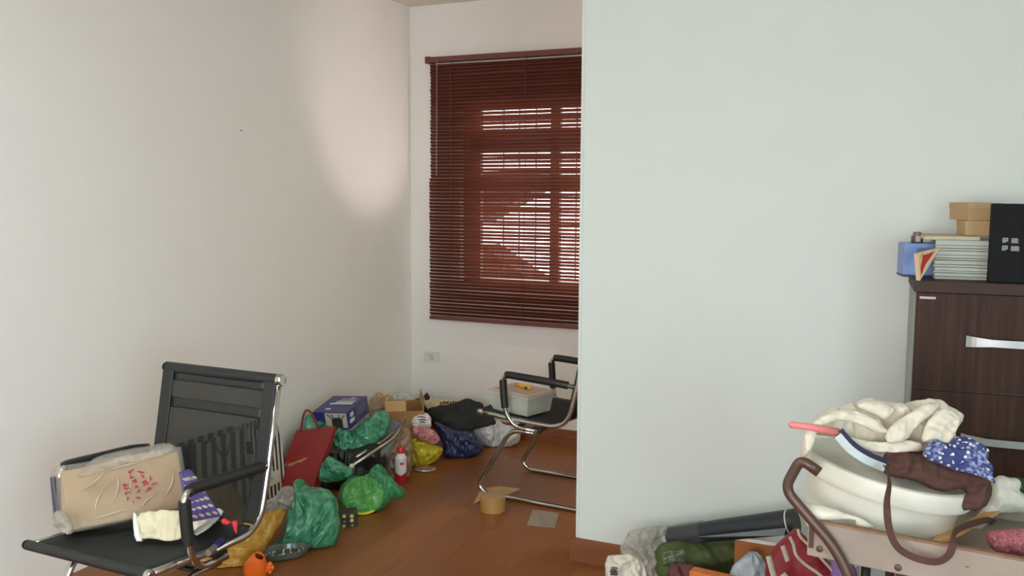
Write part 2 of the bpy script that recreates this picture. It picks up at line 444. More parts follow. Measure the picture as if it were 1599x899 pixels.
# ------------------------------------------------------------------ venetian blind
m_slat = mat('dark red brown slat', srgb(104, 52, 38), 0.42, var=0.05, scale=3, trans=0.46)
m_rail = mat('brown blind rail', srgb(104, 58, 48), 0.45, var=0.04)
bl = thing('venetian_blind', 'dark red-brown venetian blind hanging over the alcove window', 'blind', (-2.24, YB-0.045, 0.75))
BX0, BX1 = -3.055, -1.42
MB().bx(BX0-0.012, BX1+0.012, YB-0.075, YB-0.012, 2.425, 2.458, bev=0.003).build('headrail', m_rail, bl)
MB().bx(BX0-0.022, BX0+0.012, YB-0.080, YB-0.001, 2.418, 2.462, bev=0.003).build('rail_bracket', m_rail, bl)
mb = MB(); n = 74; z0, z1 = 0.790, 2.402
for i in range(n):
    z = z0+(z1-z0)*i/(n-1); low = z < 1.675
    dx = -0.009 if low else 0.0
    dx += random.uniform(-.0025, .0025)
    a = math.radians(53.5+random.uniform(-1.6, 1.6)+(-2.5 if 1.02 < z < 1.60 else 0)+(-3.0 if 1.66 < z < 2.13 else 0)+(2.0 if z > 2.15 else 0))
    sag = 0.0018*math.sin(i*1.7)
    cs, sn = math.cos(a), math.sin(a); pr = []
    for k in range(5):
        t = (k/4-.5)*0.0255; bow = 0.0022*(1-(2*k/4-1)**2)
        pr.append((t, bow))
    xs = [BX0+dx+(BX1-BX0)*j/8 for j in range(9)]
    vs = []; fs = []
    for j, x in enumerate(xs):
        zz = z+sag*math.sin(PI*j/8)+random.uniform(-.0004, .0004)
        for t, bow in pr: vs.append((x, YB-0.045-t*cs-bow*sn, zz+t*sn-bow*cs))   # room-side edge up
    for j in range(8):
        for k in range(4): fs.append((j*5+k, j*5+k+1, j*5+k+6, j*5+k+5))
    mb.add(vs, fs)
sl = mb.build('slats', m_slat, bl, smooth=True)
MB().bx(BX0-0.008, BX1+0.002, YB-0.058, YB-0.030, 0.752, 0.776, bev=0.004).build('bottom_rail', m_rail, bl)
m_cord = mat('brown ladder cord', srgb(92, 56, 46), 0.8)
for x in (-2.90, -2.374, -1.85):
    mb = MB(); mb.tube([(x, YB-0.060, 2.43), (x+.004, YB-0.061, 1.7), (x-.022, YB-0.060, 0.77)], 0.0016, 6); mb.tube([(x, YB-0.030, 2.43), (x-.02, YB-0.030, 0.77)], 0.0014, 6)
    mb.build('ladder_cord', m_cord, bl)
MB().tube([(-2.985, YB-0.083, 2.425), (-2.99, YB-0.086, 1.70)], 0.0045, 8).build('tilt_wand', mat('grey brown wand', srgb(98, 78, 70), 0.4), bl)

# ------------------------------------------------------------------ socket on the back wall
t = thing('wall_socket', 'white horizontal socket plate on the back wall below the left end of the blind', 'socket', (-3.075, YB, 0.487))
MB().bx(-3.133, -3.017, YB-0.009, YB, 0.452, 0.524, bev=0.003).build('plate', mat('socket plate plastic', srgb(214, 216, 206), 0.4, var=0.01), t)
mb = MB(); mb.tube([(-3.085+.018*math.cos(a), YB-0.010, 0.487+.02*math.sin(a)) for a in [PI*k/10 for k in range(11)]], 0.0025, 8)
mb.box((-3.075, YB-0.010, 0.487), (0.03, 0.004, 0.04), bev=0.0015)
mb.build('outlet_insert', mat('socket insert', srgb(192, 194, 186), 0.4), t)
nl = MB().tube([(XL, 3.72, 1.898), (XL+0.008, 3.72, 1.9)], 0.0028, 8).build('nail', mat('dark nail', srgb(120, 114, 106), 0.5), origin=(XL, 3.72, 1.898))
tag(nl, 'tiny dark nail sticking out of the bare left wall', 'nail')
# ------------------------------------------------------------------ visitor chairs
m_chr = mat('chrome tube', srgb(196, 194, 190), 0.14, metal=1.0, var=0.02)
m_blk = mat('black vinyl sleeve', srgb(32, 33, 33), 0.45, var=0.1, scale=60)
m_seat = mat('black woven seat', srgb(38, 41, 40), 0.75, var=0.15, scale=220, bump=0.15)
m_mesh = mat('black see-through mesh', srgb(66, 67, 64), 0.8, var=0.1, scale=200, alpha=0.28)
m_brk = mat('black steel bracket', srgb(36, 35, 35), 0.4)
HW = 0.262
def rail_path(x):
    return fillet([(x, -.258, .452), (x, -.02, .432), (x, .235, .425), (x, .288, .62), (x, .352, .935)], [.15, .11, .3], 8)
def make_chair(name, label, loc, rotz):
    t = thing(name, label, 'chair', loc, rotz, 'black mesh visitor chairs', local=True)
    for sx in (-1, 1):
        x = sx*HW
        MB().tube(rail_path(x), 0.0125, 12).build('side_rail', m_chr, t, smooth=True)
        ap = fillet([(x, .275, .640), (x+sx*.018, .19, .655), (x+sx*.018, -.125, .672), (x+sx*.018, -.100, .46), (x+sx*.004, -.05, .398), (x+sx*.002, .075, .392)], [.05, .055, .05, .05], 7)
        a = MB().tube(ap, 0.0115, 12).build('armrest', m_chr, t, smooth=True)
        pth = fillet([(x+sx*.004, .245, .646), (x+sx*.018, .19, .655), (x+sx*.018, -.125, .672), (x+sx*.0181, -.113, .57), (x+sx*.018, -.105, .495)], [.05, .055, .02], 7)
        k = [i for i, p in enumerate(pth)]
        top = [p for p in pth if p.y > -.104]; ver = [V((x+sx*.018, -.1175, .640)), V((x+sx*.018, -.112, .56)), V((x+sx*.018, -.105, .497))]
        MB().tube(top, 0.0195, 14).build('arm_sleeve', m_blk, a, auto=SM)
        MB().tube(ver, 0.0195, 14).build('arm_sleeve', m_blk, a, auto=SM)
    # cantilever base: two side loops and a rear floor bar in one tube
    lp = lambda s: [(s*.245, .06, .375), (s*.245, -.09, .375), (s*.245, -.285, .052), (s*.245, -.24, .0125), (s*.245, .37, .0125)]
    pth = lp(1)+[(-1*q[0], q[1], q[2]) for q in [(p[0], p[1], p[2]) for p in reversed(lp(1))]]
    MB().tube(fillet(pth, [.06, .07, .05, .05, .05, .05, .07, .06], 7), 0.0125, 12).build('leg_frame', m_chr, t, smooth=True)
    mb = MB()
    for s in (-1, 1): mb.box((s*.245, .065, .398), (.02, .05, .04), bev=.004)
    mb.box((0, .07, .392), (2*HW, .03, .018), bev=.003); mb.box((0, -.06, .392), (2*HW-.03, .02, .012), bev=.003)
    mb.build('seat_bracket', m_brk, t)
    def bar(nm, y, z, e, r=.0205):
        b = MB().tube([(-HW-.002, y, z), (HW+.002, y, z)], r, 16).build(nm, m_blk, t, auto=SM)
        for s in (-1, 1):
            MB().lathe([(0.0001, -.013), (r*.92, -.013), (r*1.1, -.008), (r*1.1, .004), (r*.88, .011), (.0001, .013)] if s > 0 else [(.0001, -.004), (r*.98, -.004), (r*.8, .004), (.0001, .008)], (s*(HW+.012), y, z), 18, Matrix.Rotation(s*PI/2, 3, 'Y')).build('end_cap', m_chr if s > 0 else m_blk, b, auto=SM)
    bar('front_bar', -.258, .454, True, .0165); bar('top_bar', .352, .935, True)
    # woven seat, sagging a little, and its hemmed edges
    P = [p for p in rail_path(0)]
    def strip(z0, z1, x0, x1, off, th, sag, ny=26):
        Q = [p for p in P if True]
        L = [0]
        for i in range(1, len(Q)): L.append(L[-1]+(Q[i]-Q[i-1]).length)
        def ev(s):
            for i in range(1, len(Q)):
                if s <= L[i]: 
                    a = (s-L[i-1])/(L[i]-L[i-1]+1e-9); return Q[i-1].lerp(Q[i], a), (Q[i]-Q[i-1]).normalized()
            return Q[-1], (Q[-1]-Q[-2]).normalized()
        vs = []; fs = []; nx = 14
        for side in (0, 1):
            for j in range(ny+1):
                p, tg = ev((z0+(z1-z0)*j/ny)*L[-1]); nn = V((0, -tg.z, tg.y))
                for i in range(nx+1):
                    xx = x0+(x1-x0)*i/nx; sg = -sag*(1-(xx/HW)**2)
                    vs.append(V((xx, p.y, p.z))+nn*(off+sg+(th/2 if side else -th/2)))
        W = nx+1; M_ = W*(ny+1)
        for j in range(ny):
            for i in range(nx):
                q = j*W+i; fs.append((q+1, q, q+W, q+W+1)); fs.append((M_+q, M_+q+1, M_+q+W+1, M_+q+W))
        for j in range(ny): 
            q = j*W; fs.append((q, M_+q, M_+q+W, q+W)); q += nx; fs.append((M_+q, q, q+W, M_+q+W))
        for i in range(nx): fs.append((i, i+1, M_+i+1, M_+i)); q = ny*W+i; fs.append((q+1, q, M_+q, M_+q+1))
        return MB().add(vs, fs)
    strip(0.0, .475, -HW+.012, HW-.012, .008, .006, .014).build('seat', m_seat, t, smooth=True)
    bk = strip(.475, .995, -HW+.040, HW-.040, .012, .002, .010).build('backrest', m_mesh, t, smooth=True)
    for x0, x1 in ((-HW-.006, -HW+.046), (HW-.046, HW+.004)):
        strip(.480, .995, x0, x1, .0155, .005, .0).build('back_hem', m_blk, bk, smooth=True)
    strip(.855, .893, -HW+.04, HW-.04, .014, .004, .010, 4).build('back_band', m_blk, bk, smooth=True)
    strip(.955, .995, -HW+.04, HW-.04, .014, .004, .010, 4).build('back_band', m_blk, bk, smooth=True)
    return t
make_chair('visitor_chair', 'black mesh chrome chair against the left wall with the wrapped package on its seat', (-2.365, 2.225, 0), math.radians(-1))
make_chair('visitor_chair', 'black mesh chrome chair half behind the partition with the clear lidded box on its seat', (-1.862, 4.49, 0), math.radians(-94))
# ------------------------------------------------------------------ soft materials
m_gbag = film('green plastic bag film', srgb(26, 128, 92), srgb(122, 204, 164))
m_gbag2 = film('thin green plastic film', srgb(40, 150, 100), srgb(120, 204, 150), alpha=.55)
m_ybag = film('ochre yellow plastic film', srgb(190, 138, 32), srgb(222, 182, 84), rough=.35, coat=.3)
m_ybag2 = film('bright yellow plastic film', srgb(196, 174, 8), srgb(236, 222, 74), scale=12)
m_wbag = film('white plastic film', srgb(206, 208, 212), srgb(244, 245, 248), rough=.3, coat=.4, scale=12)
m_clear = mat('clear crinkled film', srgb(214, 210, 200), 0.15, var=0.05, scale=20, alpha=0.26, coat=0.6)
m_cloudy = mat('cloudy clear film', srgb(176, 166, 150), 0.25, var=0.08, scale=20, alpha=0.55, coat=0.4)
m_black = mat('black fabric', srgb(34, 37, 34), 0.85, var=0.12, scale=40)
m_navy = mat('navy blue glossy fabric', srgb(30, 40, 78), 0.4, var=0.15, scale=20, coat=0.15)
m_kraft = mat('kraft cardboard', srgb(188, 152, 104), 0.8, var=0.06, scale=24)
m_card = mat('brown corrugated cardboard', srgb(160, 118, 72), 0.85, var=0.06, scale=24)
m_cream = mat('cream paper', srgb(214, 204, 172), 0.75, var=0.04, scale=20)
m_white = mat('white paper', srgb(226, 226, 220), 0.7, var=0.02)
m_ink = mat('black ink', srgb(40, 38, 36), 0.8)
m_print = mat('white print', srgb(214, 214, 210), 0.7, var=0.02)
m_grey = mat('grey print', srgb(150, 152, 156), 0.7, var=0.02)

def P3(o): return o
def bagthing(name, label, cat, m, px, anchor, **k):
    return tag(puff(name, m, px, anchor, **k), label, cat)

# ------------------------------------------------------------------ on the near chair's seat
zs = .452
b0, b1 = V((-2.548, 2.060, zs)), V((-2.368, 2.415, zs))
ax = (b1-b0).normalized(); nrm = V((ax.y, -ax.x, 0)); ln = math.radians(24)
upk = V((0, 0, 1))*math.cos(ln)-nrm*math.sin(ln); fnk = nrm*math.cos(ln)+V((0, 0, 1))*math.sin(ln)
t = thing('wrapped_package', 'brown cardboard package wrapped in clear plastic with red handwriting on the chair seat', 'package', b0)
Wd, Hh, Tk = (b1-b0).length*.97, .200, .085
Rk = Matrix((ax, fnk, upk)).transposed()
cen = b0+ax*Wd/2-fnk*Tk/2+upk*(Hh/2)+V((0, 0, .0))
mb = MB().box(cen, (Wd, Tk, Hh), Rk, bev=.008)
lowest = min(p.z for p in mb.v); dz = zs-lowest
mb.v = [p+V((0, 0, dz)) for p in mb.v]; b0 = b0+V((0, 0, dz))
mb.build('cardboard_sleeve', m_kraft, t)
def onpk(a, h, o=.003): return b0+ax*(a*Wd)+upk*(h*Hh)+fnk*o
# crinkled clear wrapping with gathered ends
vs = []; fs = []; nx, ny = 44, 22
def wrapface(o, fl):
    base = len(vs)
    for j in range(ny+1):
        for i in range(nx+1):
            a = -.035+1.07*i/nx; h = -.02+1.10*j/ny
            q = V((a*5, h*4, fl*3.0)); c = ridged(q, 3)*.007*(1 if 0 < i < nx and 0 < j < ny else .3)
            vs.append(onpk(a, h, 0)+fnk*(o+fl*(c+.002)))
    for j in range(ny):
        for i in range(nx):
            k = base+j*(nx+1)+i; fs.append((k, k+1, k+nx+2, k+nx+1) if fl > 0 else (k+1, k, k+nx+1, k+nx+2))
    return base
A_ = wrapface(.001, 1); B_ = wrapface(-Tk-.001, -1)
W_ = nx+1
for i in range(nx): fs.append((A_+i+1, A_+i, B_+i, B_+i+1)); k = ny*W_+i; fs.append((A_+k, A_+k+1, B_+k+1, B_+k))
for j in range(ny): k = j*W_; fs.append((A_+k, A_+k+W_, B_+k+W_, B_+k)); k += nx; fs.append((A_+k+W_, A_+k, B_+k, B_+k+W_))
MB().add(vs, fs).build('plastic_wrap', m_clear, t, smooth=True)
puff('plastic_fold', mat('hazy film', srgb(196, 190, 178), .2, alpha=.45, coat=.5), [(82, 802), (90, 796), (104, 800), (116, 822), (112, 836), (98, 830), (84, 822)], (100, 818, 2.98), lean=5, tf=.025, tb=.02, R=.03, amp=.012, freq=22, parent=t)
puff('plastic_hump', mat('thin hazy film', srgb(206, 200, 190), .15, alpha=.22, coat=.8), [(118, 748), (132, 728), (150, 713), (182, 704), (222, 697), (262, 690), (276, 698), (262, 712), (200, 722), (150, 740)], (190, 725, 3.06), lean=20, tf=.008, tb=.03, R=.02, amp=.008, freq=18, parent=t)
mb = MB(); rr = random.Random(9)  # pale tubes put in as light streaks along the wrap's creases
for a0, h0, a1, h1, bw in ((.36, .30, .44, .80, .03), (.22, .22, .30, .55, -.02), (.10, .60, .34, .86, .04), (.14, .10, .50, .18, .03), (.80, .22, .92, .66, .03), (.30, .88, .70, .93, .02), (.60, .14, .76, .34, -.03), (.48, .40, .54, .62, .02)):
    pts = [onpk(a0+(a1-a0)*k/6+bw*math.sin(PI*k/6), h0+(h1-h0)*k/6, .0075) for k in range(7)]
    mb.tube(bez(pts, 3), [max(.0006, .0030*math.sin(PI*k/18)) for k in range(19)], 6)
mb.build('crease_highlights', mat('pale crease highlight', srgb(226, 214, 196), .2, alpha=.6, coat=.6), t, smooth=True)
mb = MB(); rr = random.Random(4)
for (a0, h0, da, dh, n) in ((.56, .80, .03, -.55, 6), (.64, .76, .05, -.42, 5), (.72, .62, .04, -.18, 2), (.50, .60, .02, -.42, 5)):
    for k in range(n):
        a, h = a0+da*k/n, h0+dh*k/n
        pts = [onpk(a+rr.uniform(-.028, .028), h+rr.uniform(-.045, .03), .0085) for _ in range(4)]
        mb.tube(bez(pts, 4), .0021, 5)
mb.build('red_handwriting', mat('red marker ink', srgb(190, 56, 78), 0.7), t)

m_nbox = mat('navy box card', srgb(38, 40, 84), 0.5, var=0.05)
t = MB().box((-2.675, 2.205, zs+.08), (.05, .16, .165), Matrix.Rotation(math.radians(-27), 3, 'Z') @ Matrix.Rotation(math.radians(-12), 3, 'Y'), bev=.003)
dzz = zs-min(p.z for p in t.v); t.v = [p+V((0, 0, dzz)) for p in t.v]
o = t.build('navy_box', m_nbox, origin=(-2.675, 2.205, zs)); tag(o, 'dark navy box standing on the chair seat behind the wrapped package', 'box')

def dz_(px, py, z): return (px, py, (on_z(px, py, z)-EYE).dot(fw))
t = thing('paper_envelope', 'crumpled cream and white paper bag lying on the chair seat by the armrest', 'paper bag', at(280, 830, 2.80))
puff('cream_sheet', m_cream, [(212, 800), (250, 797), (284, 796), (330, 797), (338, 806), (318, 818), (286, 840), (262, 846), (238, 840), (214, 842)], dz_(270, 842, zs+.006), lean=52, tf=.008, tb=.004, R=.012, amp=.007, freq=10, zmin=zs+.001, parent=t)
puff('white_edge', m_white, [(206, 801), (214, 799), (221, 842), (226, 845), (210, 846)], dz_(215, 842, zs+.006), lean=50, tf=.008, tb=.005, R=.02, amp=.003, zmin=zs+.001, parent=t)
bagthing('paper_sheet', 'folded white paper sheet on the chair seat beside the purple spotted box', 'paper', m_white, [(302, 815), (322, 797), (352, 794), (340, 812), (322, 828), (303, 838)], dz_(320, 830, zs+.004), lean=84, tf=.006, tb=.003, R=.01, amp=.003, freq=9, zmin=zs+.001)

# purple box with pale spots, leaning on the backrest
def spot_mat(name, bg, spots, scale, r, coord='Object'):
    m = bpy.data.materials.new(name); m.use_nodes = True; nt = m.node_tree; N = nt.nodes; L = nt.links; p = N['Principled BSDF']
    tc = N.new('ShaderNodeTexCoord'); vo = N.new('ShaderNodeTexVoronoi'); vo.inputs['Scale'].default_value = scale; vo.inputs['Randomness'].default_value = 0.25
    L.new(tc.outputs[coord], vo.inputs['Vector'])
    rp = ramp_node(N, [(0.0, (1, 1, 1, 1)), (r, (0, 0, 0, 1))]); L.new(vo.outputs['Distance'], rp.inputs[0])
    c2 = ramp_node(N, [(i/len(spots), q) for i, q in enumerate(spots)]); 
    sp = N.new('ShaderNodeSeparateColor'); L.new(vo.outputs['Color'], sp.inputs[0]); L.new(sp.outputs[0], c2.inputs[0])
    mx = N.new('ShaderNodeMix'); mx.data_type = 'RGBA'; L.new(rp.outputs[0], mx.inputs[0]); mx.inputs[6].default_value = bg; L.new(c2.outputs[0], mx.inputs[7])
    L.new(mx.outputs[2], p.inputs['Base Color']); p.inputs['Roughness'].default_value = 0.5
    return m
m_purp = mat('purple card', srgb(98, 82, 150), 0.55, var=0.03)
bp = [at(284, 740, 3.12), at(300, 735, 3.16), at(346, 806, 3.02), at(298, 815, 2.90)]
t = thing('spotted_box', 'purple box with rows of pale spots leaning beside the wrapped package', 'box', bp[3])
dn = V((-.05, .035, -.01)); MB().hexa(bp, [p+dn for p in bp]).build('box_body', m_purp, t)
mb = MB(); nn = (bp[1]-bp[0]).cross(bp[3]-bp[0]).normalized(); nn = nn if nn.dot(fw) < 0 else -nn
for j in range(6):
    for i in range(4):
        v_ = .14+.155*j; u_ = .16+.23*i
        q = bp[0].lerp(bp[1], u_).lerp(bp[3].lerp(bp[2], u_), v_)+nn*.0015
        r_ = .0098
        X = (bp[2]-bp[3]).normalized(); Y = nn.cross(X)
        mb.add([q+X*r_*math.cos(a)+Y*r_*math.sin(a) for a in [PI*k/6 for k in range(12)]], [tuple(range(12))])
mb.build('pale_spots', mat('pale spot print', srgb(216, 206, 178), 0.6), t)
t = thing('small_tube', 'small silver tube with a dark blue cap on the chair seat', 'tube', at(334, 815, 2.95))
a, b = at(324, 821, 2.90), at(346, 810, 3.0); a.z = b.z = zs+.014
MB().tube([a, a.lerp(b, .5)], .011, 14).build('metal_end', mat('dull silver', srgb(140, 132, 124), 0.35, metal=.6), t, auto=SM)
MB().tube([a.lerp(b, .45), b], .0125, 14).build('blue_cap', mat('dark blue cap', srgb(34, 36, 92), 0.4), t, auto=SM)
t = thing('party_pick', 'white stick with a red ribbon bow lying at the back of the chair seat', 'stick', at(360, 815, 3.0))
a, b = at(338, 819, 2.93), at(384, 813, 3.05); a.z = zs+.012; b.z = zs+.02
MB().tube([a, b], .0028, 8).build('stick', m_print, t, smooth=True)
m_red = mat('bright red cloth', srgb(190, 40, 52), 0.7, var=.08)
for px in ([(345, 810), (352, 808), (362, 815), (356, 820), (346, 818)], [(360, 815), (366, 811), (372, 813), (372, 822), (369, 838), (364, 824)]):
    puff('red_ribbon', m_red, px, (358, 815, 2.96), lean=40, tf=.010, tb=.006, R=.01, amp=.004, parent=t, s=.005)

# ------------------------------------------------------------------ along the left wall
def stripe_mat(name, c1, c2, period, duty, axis, slant=0.0):
    m = bpy.data.materials.new(name); m.use_nodes = True; nt = m.node_tree; N = nt.nodes; L = nt.links; p = N['Principled BSDF']
    tc = N.new('ShaderNodeTexCoord'); sx = N.new('ShaderNodeSeparateXYZ'); L.new(tc.outputs['Object'], sx.inputs[0])
    ad = N.new('ShaderNodeMath'); ad.operation = 'MULTIPLY_ADD'; L.new(sx.outputs['Z'], ad.inputs[0]); ad.inputs[1].default_value = slant; L.new(sx.outputs[axis], ad.inputs[2])
    mu = N.new('ShaderNodeMath'); mu.operation = 'MULTIPLY'; L.new(ad.outputs[0], mu.inputs[0]); mu.inputs[1].default_value = 1/period
    fr = N.new('ShaderNodeMath'); fr.operation = 'FRACT'; L.new(mu.outputs[0], fr.inputs[0])
    rp = ramp_node(N, [(0, c1), (duty, c2)]); L.new(fr.outputs[0], rp.inputs[0]); L.new(rp.outputs[0], p.inputs['Base Color'])
    p.inputs['Roughness'].default_value = 0.55
    return m
m_str = stripe_mat('wide black and white stripes', srgb(48, 46, 44), srgb(196, 192, 180), .066, .52, 'Y', -.10)
m_str2 = stripe_mat('narrow black and white stripes', srgb(30, 28, 28), srgb(222, 218, 206), .030, .48, 'Y', -.05)
def paperbag(name, label, y0, y1, x0, x1, h, ms, edge, lean, rope):
    t = thing(name, label, 'gift bag', (x1, (y0+y1)/2, 0))
    k = lean
    bot = [V((x1, y0, 0.001)), V((x1, y1, 0.001)), V((x0, y1, 0.001)), V((x0, y0, 0.001))]
    top = [V((x1-.045, y0-k, h)), V((x1-.045, y1-k, h)), V((x0+.02, y1-k, h)), V((x0+.02, y0-k, h))]
    mb = MB(); mb.add(bot+top, [(3, 2, 1, 0), (0, 1, 5, 4), (2, 3, 7, 6), (3, 0, 4, 7)]); mb.build('bag_body', ms, t)
    mb = MB(); mid = [(bot[1]+bot[2])/2+V((0, -.012, 0)), (top[1]+top[2])/2+V((0, -.03, 0))]
    mb.add([bot[1], mid[0], bot[2], top[1], mid[1], top[2]], [(0, 1, 4, 3), (1, 2, 5, 4)]); mb.build('gusset', edge, t)
    yc = (y0+y1)/2-k; hw = (y1-y0)*.25
    MB().tube(bez([(x1-.043, yc-hw, h-.02), (x1-.025, yc-hw*.8, h+.0), (x1-.012, yc, h-.10), (x1-.022, yc+hw*.6, h-.03), (x1-.043, yc+hw, h-.02)], 8), .0042, 8).build('rope_handle', rope, t, smooth=True)
    return t
m_edge = mat('beige paper edge', srgb(178, 164, 146), .7)
paperbag('gift_bag', 'wide striped black and white gift bag standing behind the near chair backrest', 3.17, 3.54, -3.222, -3.08, .415, m_str, m_edge, -.03, m_blk)
t = paperbag('gift_bag', 'narrow striped gift bag with a white name label and black rope handle', 3.66, 3.88, -3.222, -3.085, .405, m_str2, m_edge, .065, m_blk)
mb = MB()
lb = [on_x(413, 740, -3.085), on_x(434, 733, -3.085), on_x(434.5, 752, -3.085), on_x(413.5, 763, -3.085)]
ctr = sum(lb, V())/4; nfx = V((.95, 0, .11)).normalized()
mb.hexa([p+nfx*.004 for p in lb], [p+nfx*.008 for p in lb]).build('name_label', m_print, t)
text('label_lettering', 'CH', mat('grey label ink', srgb(96, 90, 84), .7), t, lb[3].lerp(lb[0], .38).lerp(lb[2].lerp(lb[1], .38), .14)+nfx*.0085, lb[1]-lb[0], lb[0]-lb[3], .024)

bagthing('olive_bag', 'olive brown fabric bag on the floor right behind the near chair backrest', 'bag', mat('olive fabric', srgb(158, 128, 58), .8, var=.12, trans=.1),
    [(305, 760), (335, 738), (352, 745), (372, 770), (388, 800), (400, 830), (400, 870), (300, 880), (292, 800)], (350, 850, 4.25), lean=12, tf=.09, tb=.09, amp=.02, freq=7, zmin=.003)

# red gift bag
TL, TR, BR = at(463, 672, 5.0), at(523, 665, 4.92), at(487, 766, 4.80)
BR.z = max(BR.z, .004); BL = TL+BR-TR
t = thing('gift_bag', 'dark red gift bag with gold lettering leaning against the left wall', 'gift bag', (BR.x, BR.y, 0))
nb = (TR-TL).cross(BL-TL).normalized(); nb = nb if nb.dot(fw) > 0 else -nb
m_rb = mat('dark red paper', srgb(140, 40, 38), .5, var=.04, scale=10)
bk = nb*.06
MB().hexa([TL, TR, BR, BL], [TL+bk*.3+V((0, 0, 0)), TR+bk*.35, BR+bk, BL+bk]).build('bag_body', m_rb, t)
X = (TR-TL).normalized(); Y = (TL-BL).normalized()
text('gold_lettering', 'Kopenhagen', mat('gold foil', srgb(232, 196, 122), .5), t, BL.lerp(TL, .40)+X*.030-nb*.0015, X+Y*.30, Y, .024, .118, shear=.35)
q0, q1 = TL.lerp(TR, .14), TL.lerp(TR, .62)
hp = bez([q0-nb*.002-Y*.01, at(474, 648, 4.98), at(479, 640.5, 4.98), at(487, 646, 4.97), q1-nb*.002-Y*.01], 9)
MB().ribbon(hp, .011, .003, -nb+V((0, 0, .2))).build('ribbon_handle', mat('dark red ribbon', srgb(122, 34, 38), .6), t, smooth=True)

# dark pile under the green bag, green bag, blue box
bagthing('black_bag', 'black plastic bag on the floor beneath the green bag and the folded stool', 'bag', mat('black plastic film', srgb(30, 33, 32), .4, var=.1),
    [(492, 690), (520, 684), (560, 690), (596, 690), (604, 720), (598, 760), (540, 775), (500, 775), (486, 740)], (545, 750, 5.05), lean=10, tf=.10, tb=.14, amp=.02, freq=6, zmin=.003, xmin=XL+.03)
bagthing('plastic_bag', 'green plastic bag sagging under the blue printed box', 'plastic bag', m_gbag,
    [(474, 656), (480, 646), (492, 650), (505, 650), (520, 658), (532, 666), (546, 674), (562, 662), (578, 651), (590, 641), (601, 640), (609, 647), (608, 664), (598, 684), (576, 700), (548, 709), (518, 707), (508, 694), (490, 690), (474, 678)], (545, 690, 5.06), lean=28, tf=.045, tb=.10, amp=.020, freq=9, seed=2, xmin=XL+.03, pleat=(14, 60, .004, 3.0), R=.045)
FL, FR = at(487, 643.5, 5.062), at(542, 644, 5.0); BRr = at(573, 618, 5.238)
X = (FR-FL).normalized(); Y = (BRr-FR); Y = Y-X*Y.dot(X); dl = Y.length; Y.normalize(); Z = X.cross(Y)
t = thing('product_box', 'dark blue printed cardboard box on top of the green bag', 'box', FL-Z*.12)
wl, hl = (FR-FL).length, .100
Rb = Matrix((X, Y, Z)).transposed()
cb = FL+X*wl/2+Y*dl/2-Z*hl/2
m_bbox = mat('dark blue printed card', srgb(46, 50, 112), .35, var=.06, scale=12)
MB().box(cb, (wl, dl, hl), Rb, bev=.002).build('carton', m_bbox, t)
def pan(a, b, c, org, X, Y, Z, mb, o=.0012):    # list of (u0,u1,v0,v1) rectangles on a face
    for (u0, u1, v0, v1, sk) in a:
        p = [org+X*u*b+Y*v*c+Z*o for u, v in ((u0, v0), (u1, v0), (u1+sk, v1), (u0+sk, v1))]
        mb.add([q for q in p]+[q+Z*.0006 for q in p], [(3, 2, 1, 0), (4, 5, 6, 7), (0, 1, 5, 4), (1, 2, 6, 5), (2, 3, 7, 6), (3, 0, 4, 7)])
    return mb
mb = MB()
pan([(.26, .92, .46, .53, 0), (.34, .88, .545, .60, .03), (.36, .90, .62, .70, .03), (.34, .86, .76, .79, 0), (.58, .70, .83, .92, .04), (.24, .40, .14, .22, 0)], wl, dl, FL, X, Y, Z, mb) if False else pan([(.22, .86, .47, .54, 0), (.32, .84, .55, .70, .02), (.38, .86, .77, .80, 0), (.60, .68, .84, .91, .06), (.28, .42, .15, .23, 0)], wl, dl, FL, X, Y, Z, mb)
pan([(.10, .26, .62, .86, 0), (.06, .28, .30, .52, 0)], dl, hl, FR-Z*hl, Y, Z, X, mb)
mb.build('white_print', m_print, t)
mb = MB()
for k in range(7): pan([(.36+.072*k, .385+.072*k, .57, .68, .01)], wl, dl, FL, X, Y, Z, mb, .0022)
mb.build('dark_lettering', m_bbox, t)
mb = MB()
for k in range(5): pan([(.44, .86, .80-.10*k, .83-.10*k, 0)], dl, hl, FR-Z*hl, Y, Z, X, mb)
pan([(.40, .41, .06, .95, 0), (.93, .94, .06, .95, 0), (.40, .94, .93, .95, 0)], dl, hl, FR-Z*hl, Y, Z, X, mb)
mb.build('grey_print', m_grey, t)
mb = MB(); pan([(.36, .97, .12, .96, 0)], wl, hl, FL-Z*hl, X, Z, -Y, mb); mb.build('picture_panel', mat('pale picture print', srgb(190, 182, 164), .5), t)
mb = MB()
pan([(.54, .84, .12, .62, 0), (.58, .80, .62, .70, 0)], wl, hl, FL-Z*hl, X, Z, -Y, mb, .0024)
for u0, v0, u1, v1 in ((.56, .6, .42, .86), (.60, .66, .54, .9), (.76, .66, .74, .88), (.82, .6, .92, .84)):
    g = lambda u, v: FL-Z*hl+X*u*wl+Z*v*hl-Y*.003
    mb.tube([g(u0, v0), g((u0+u1)/2, v1*.9), g(u1, v1)], .0026, 6)
mb.build('dark_picture', m_ink, t)

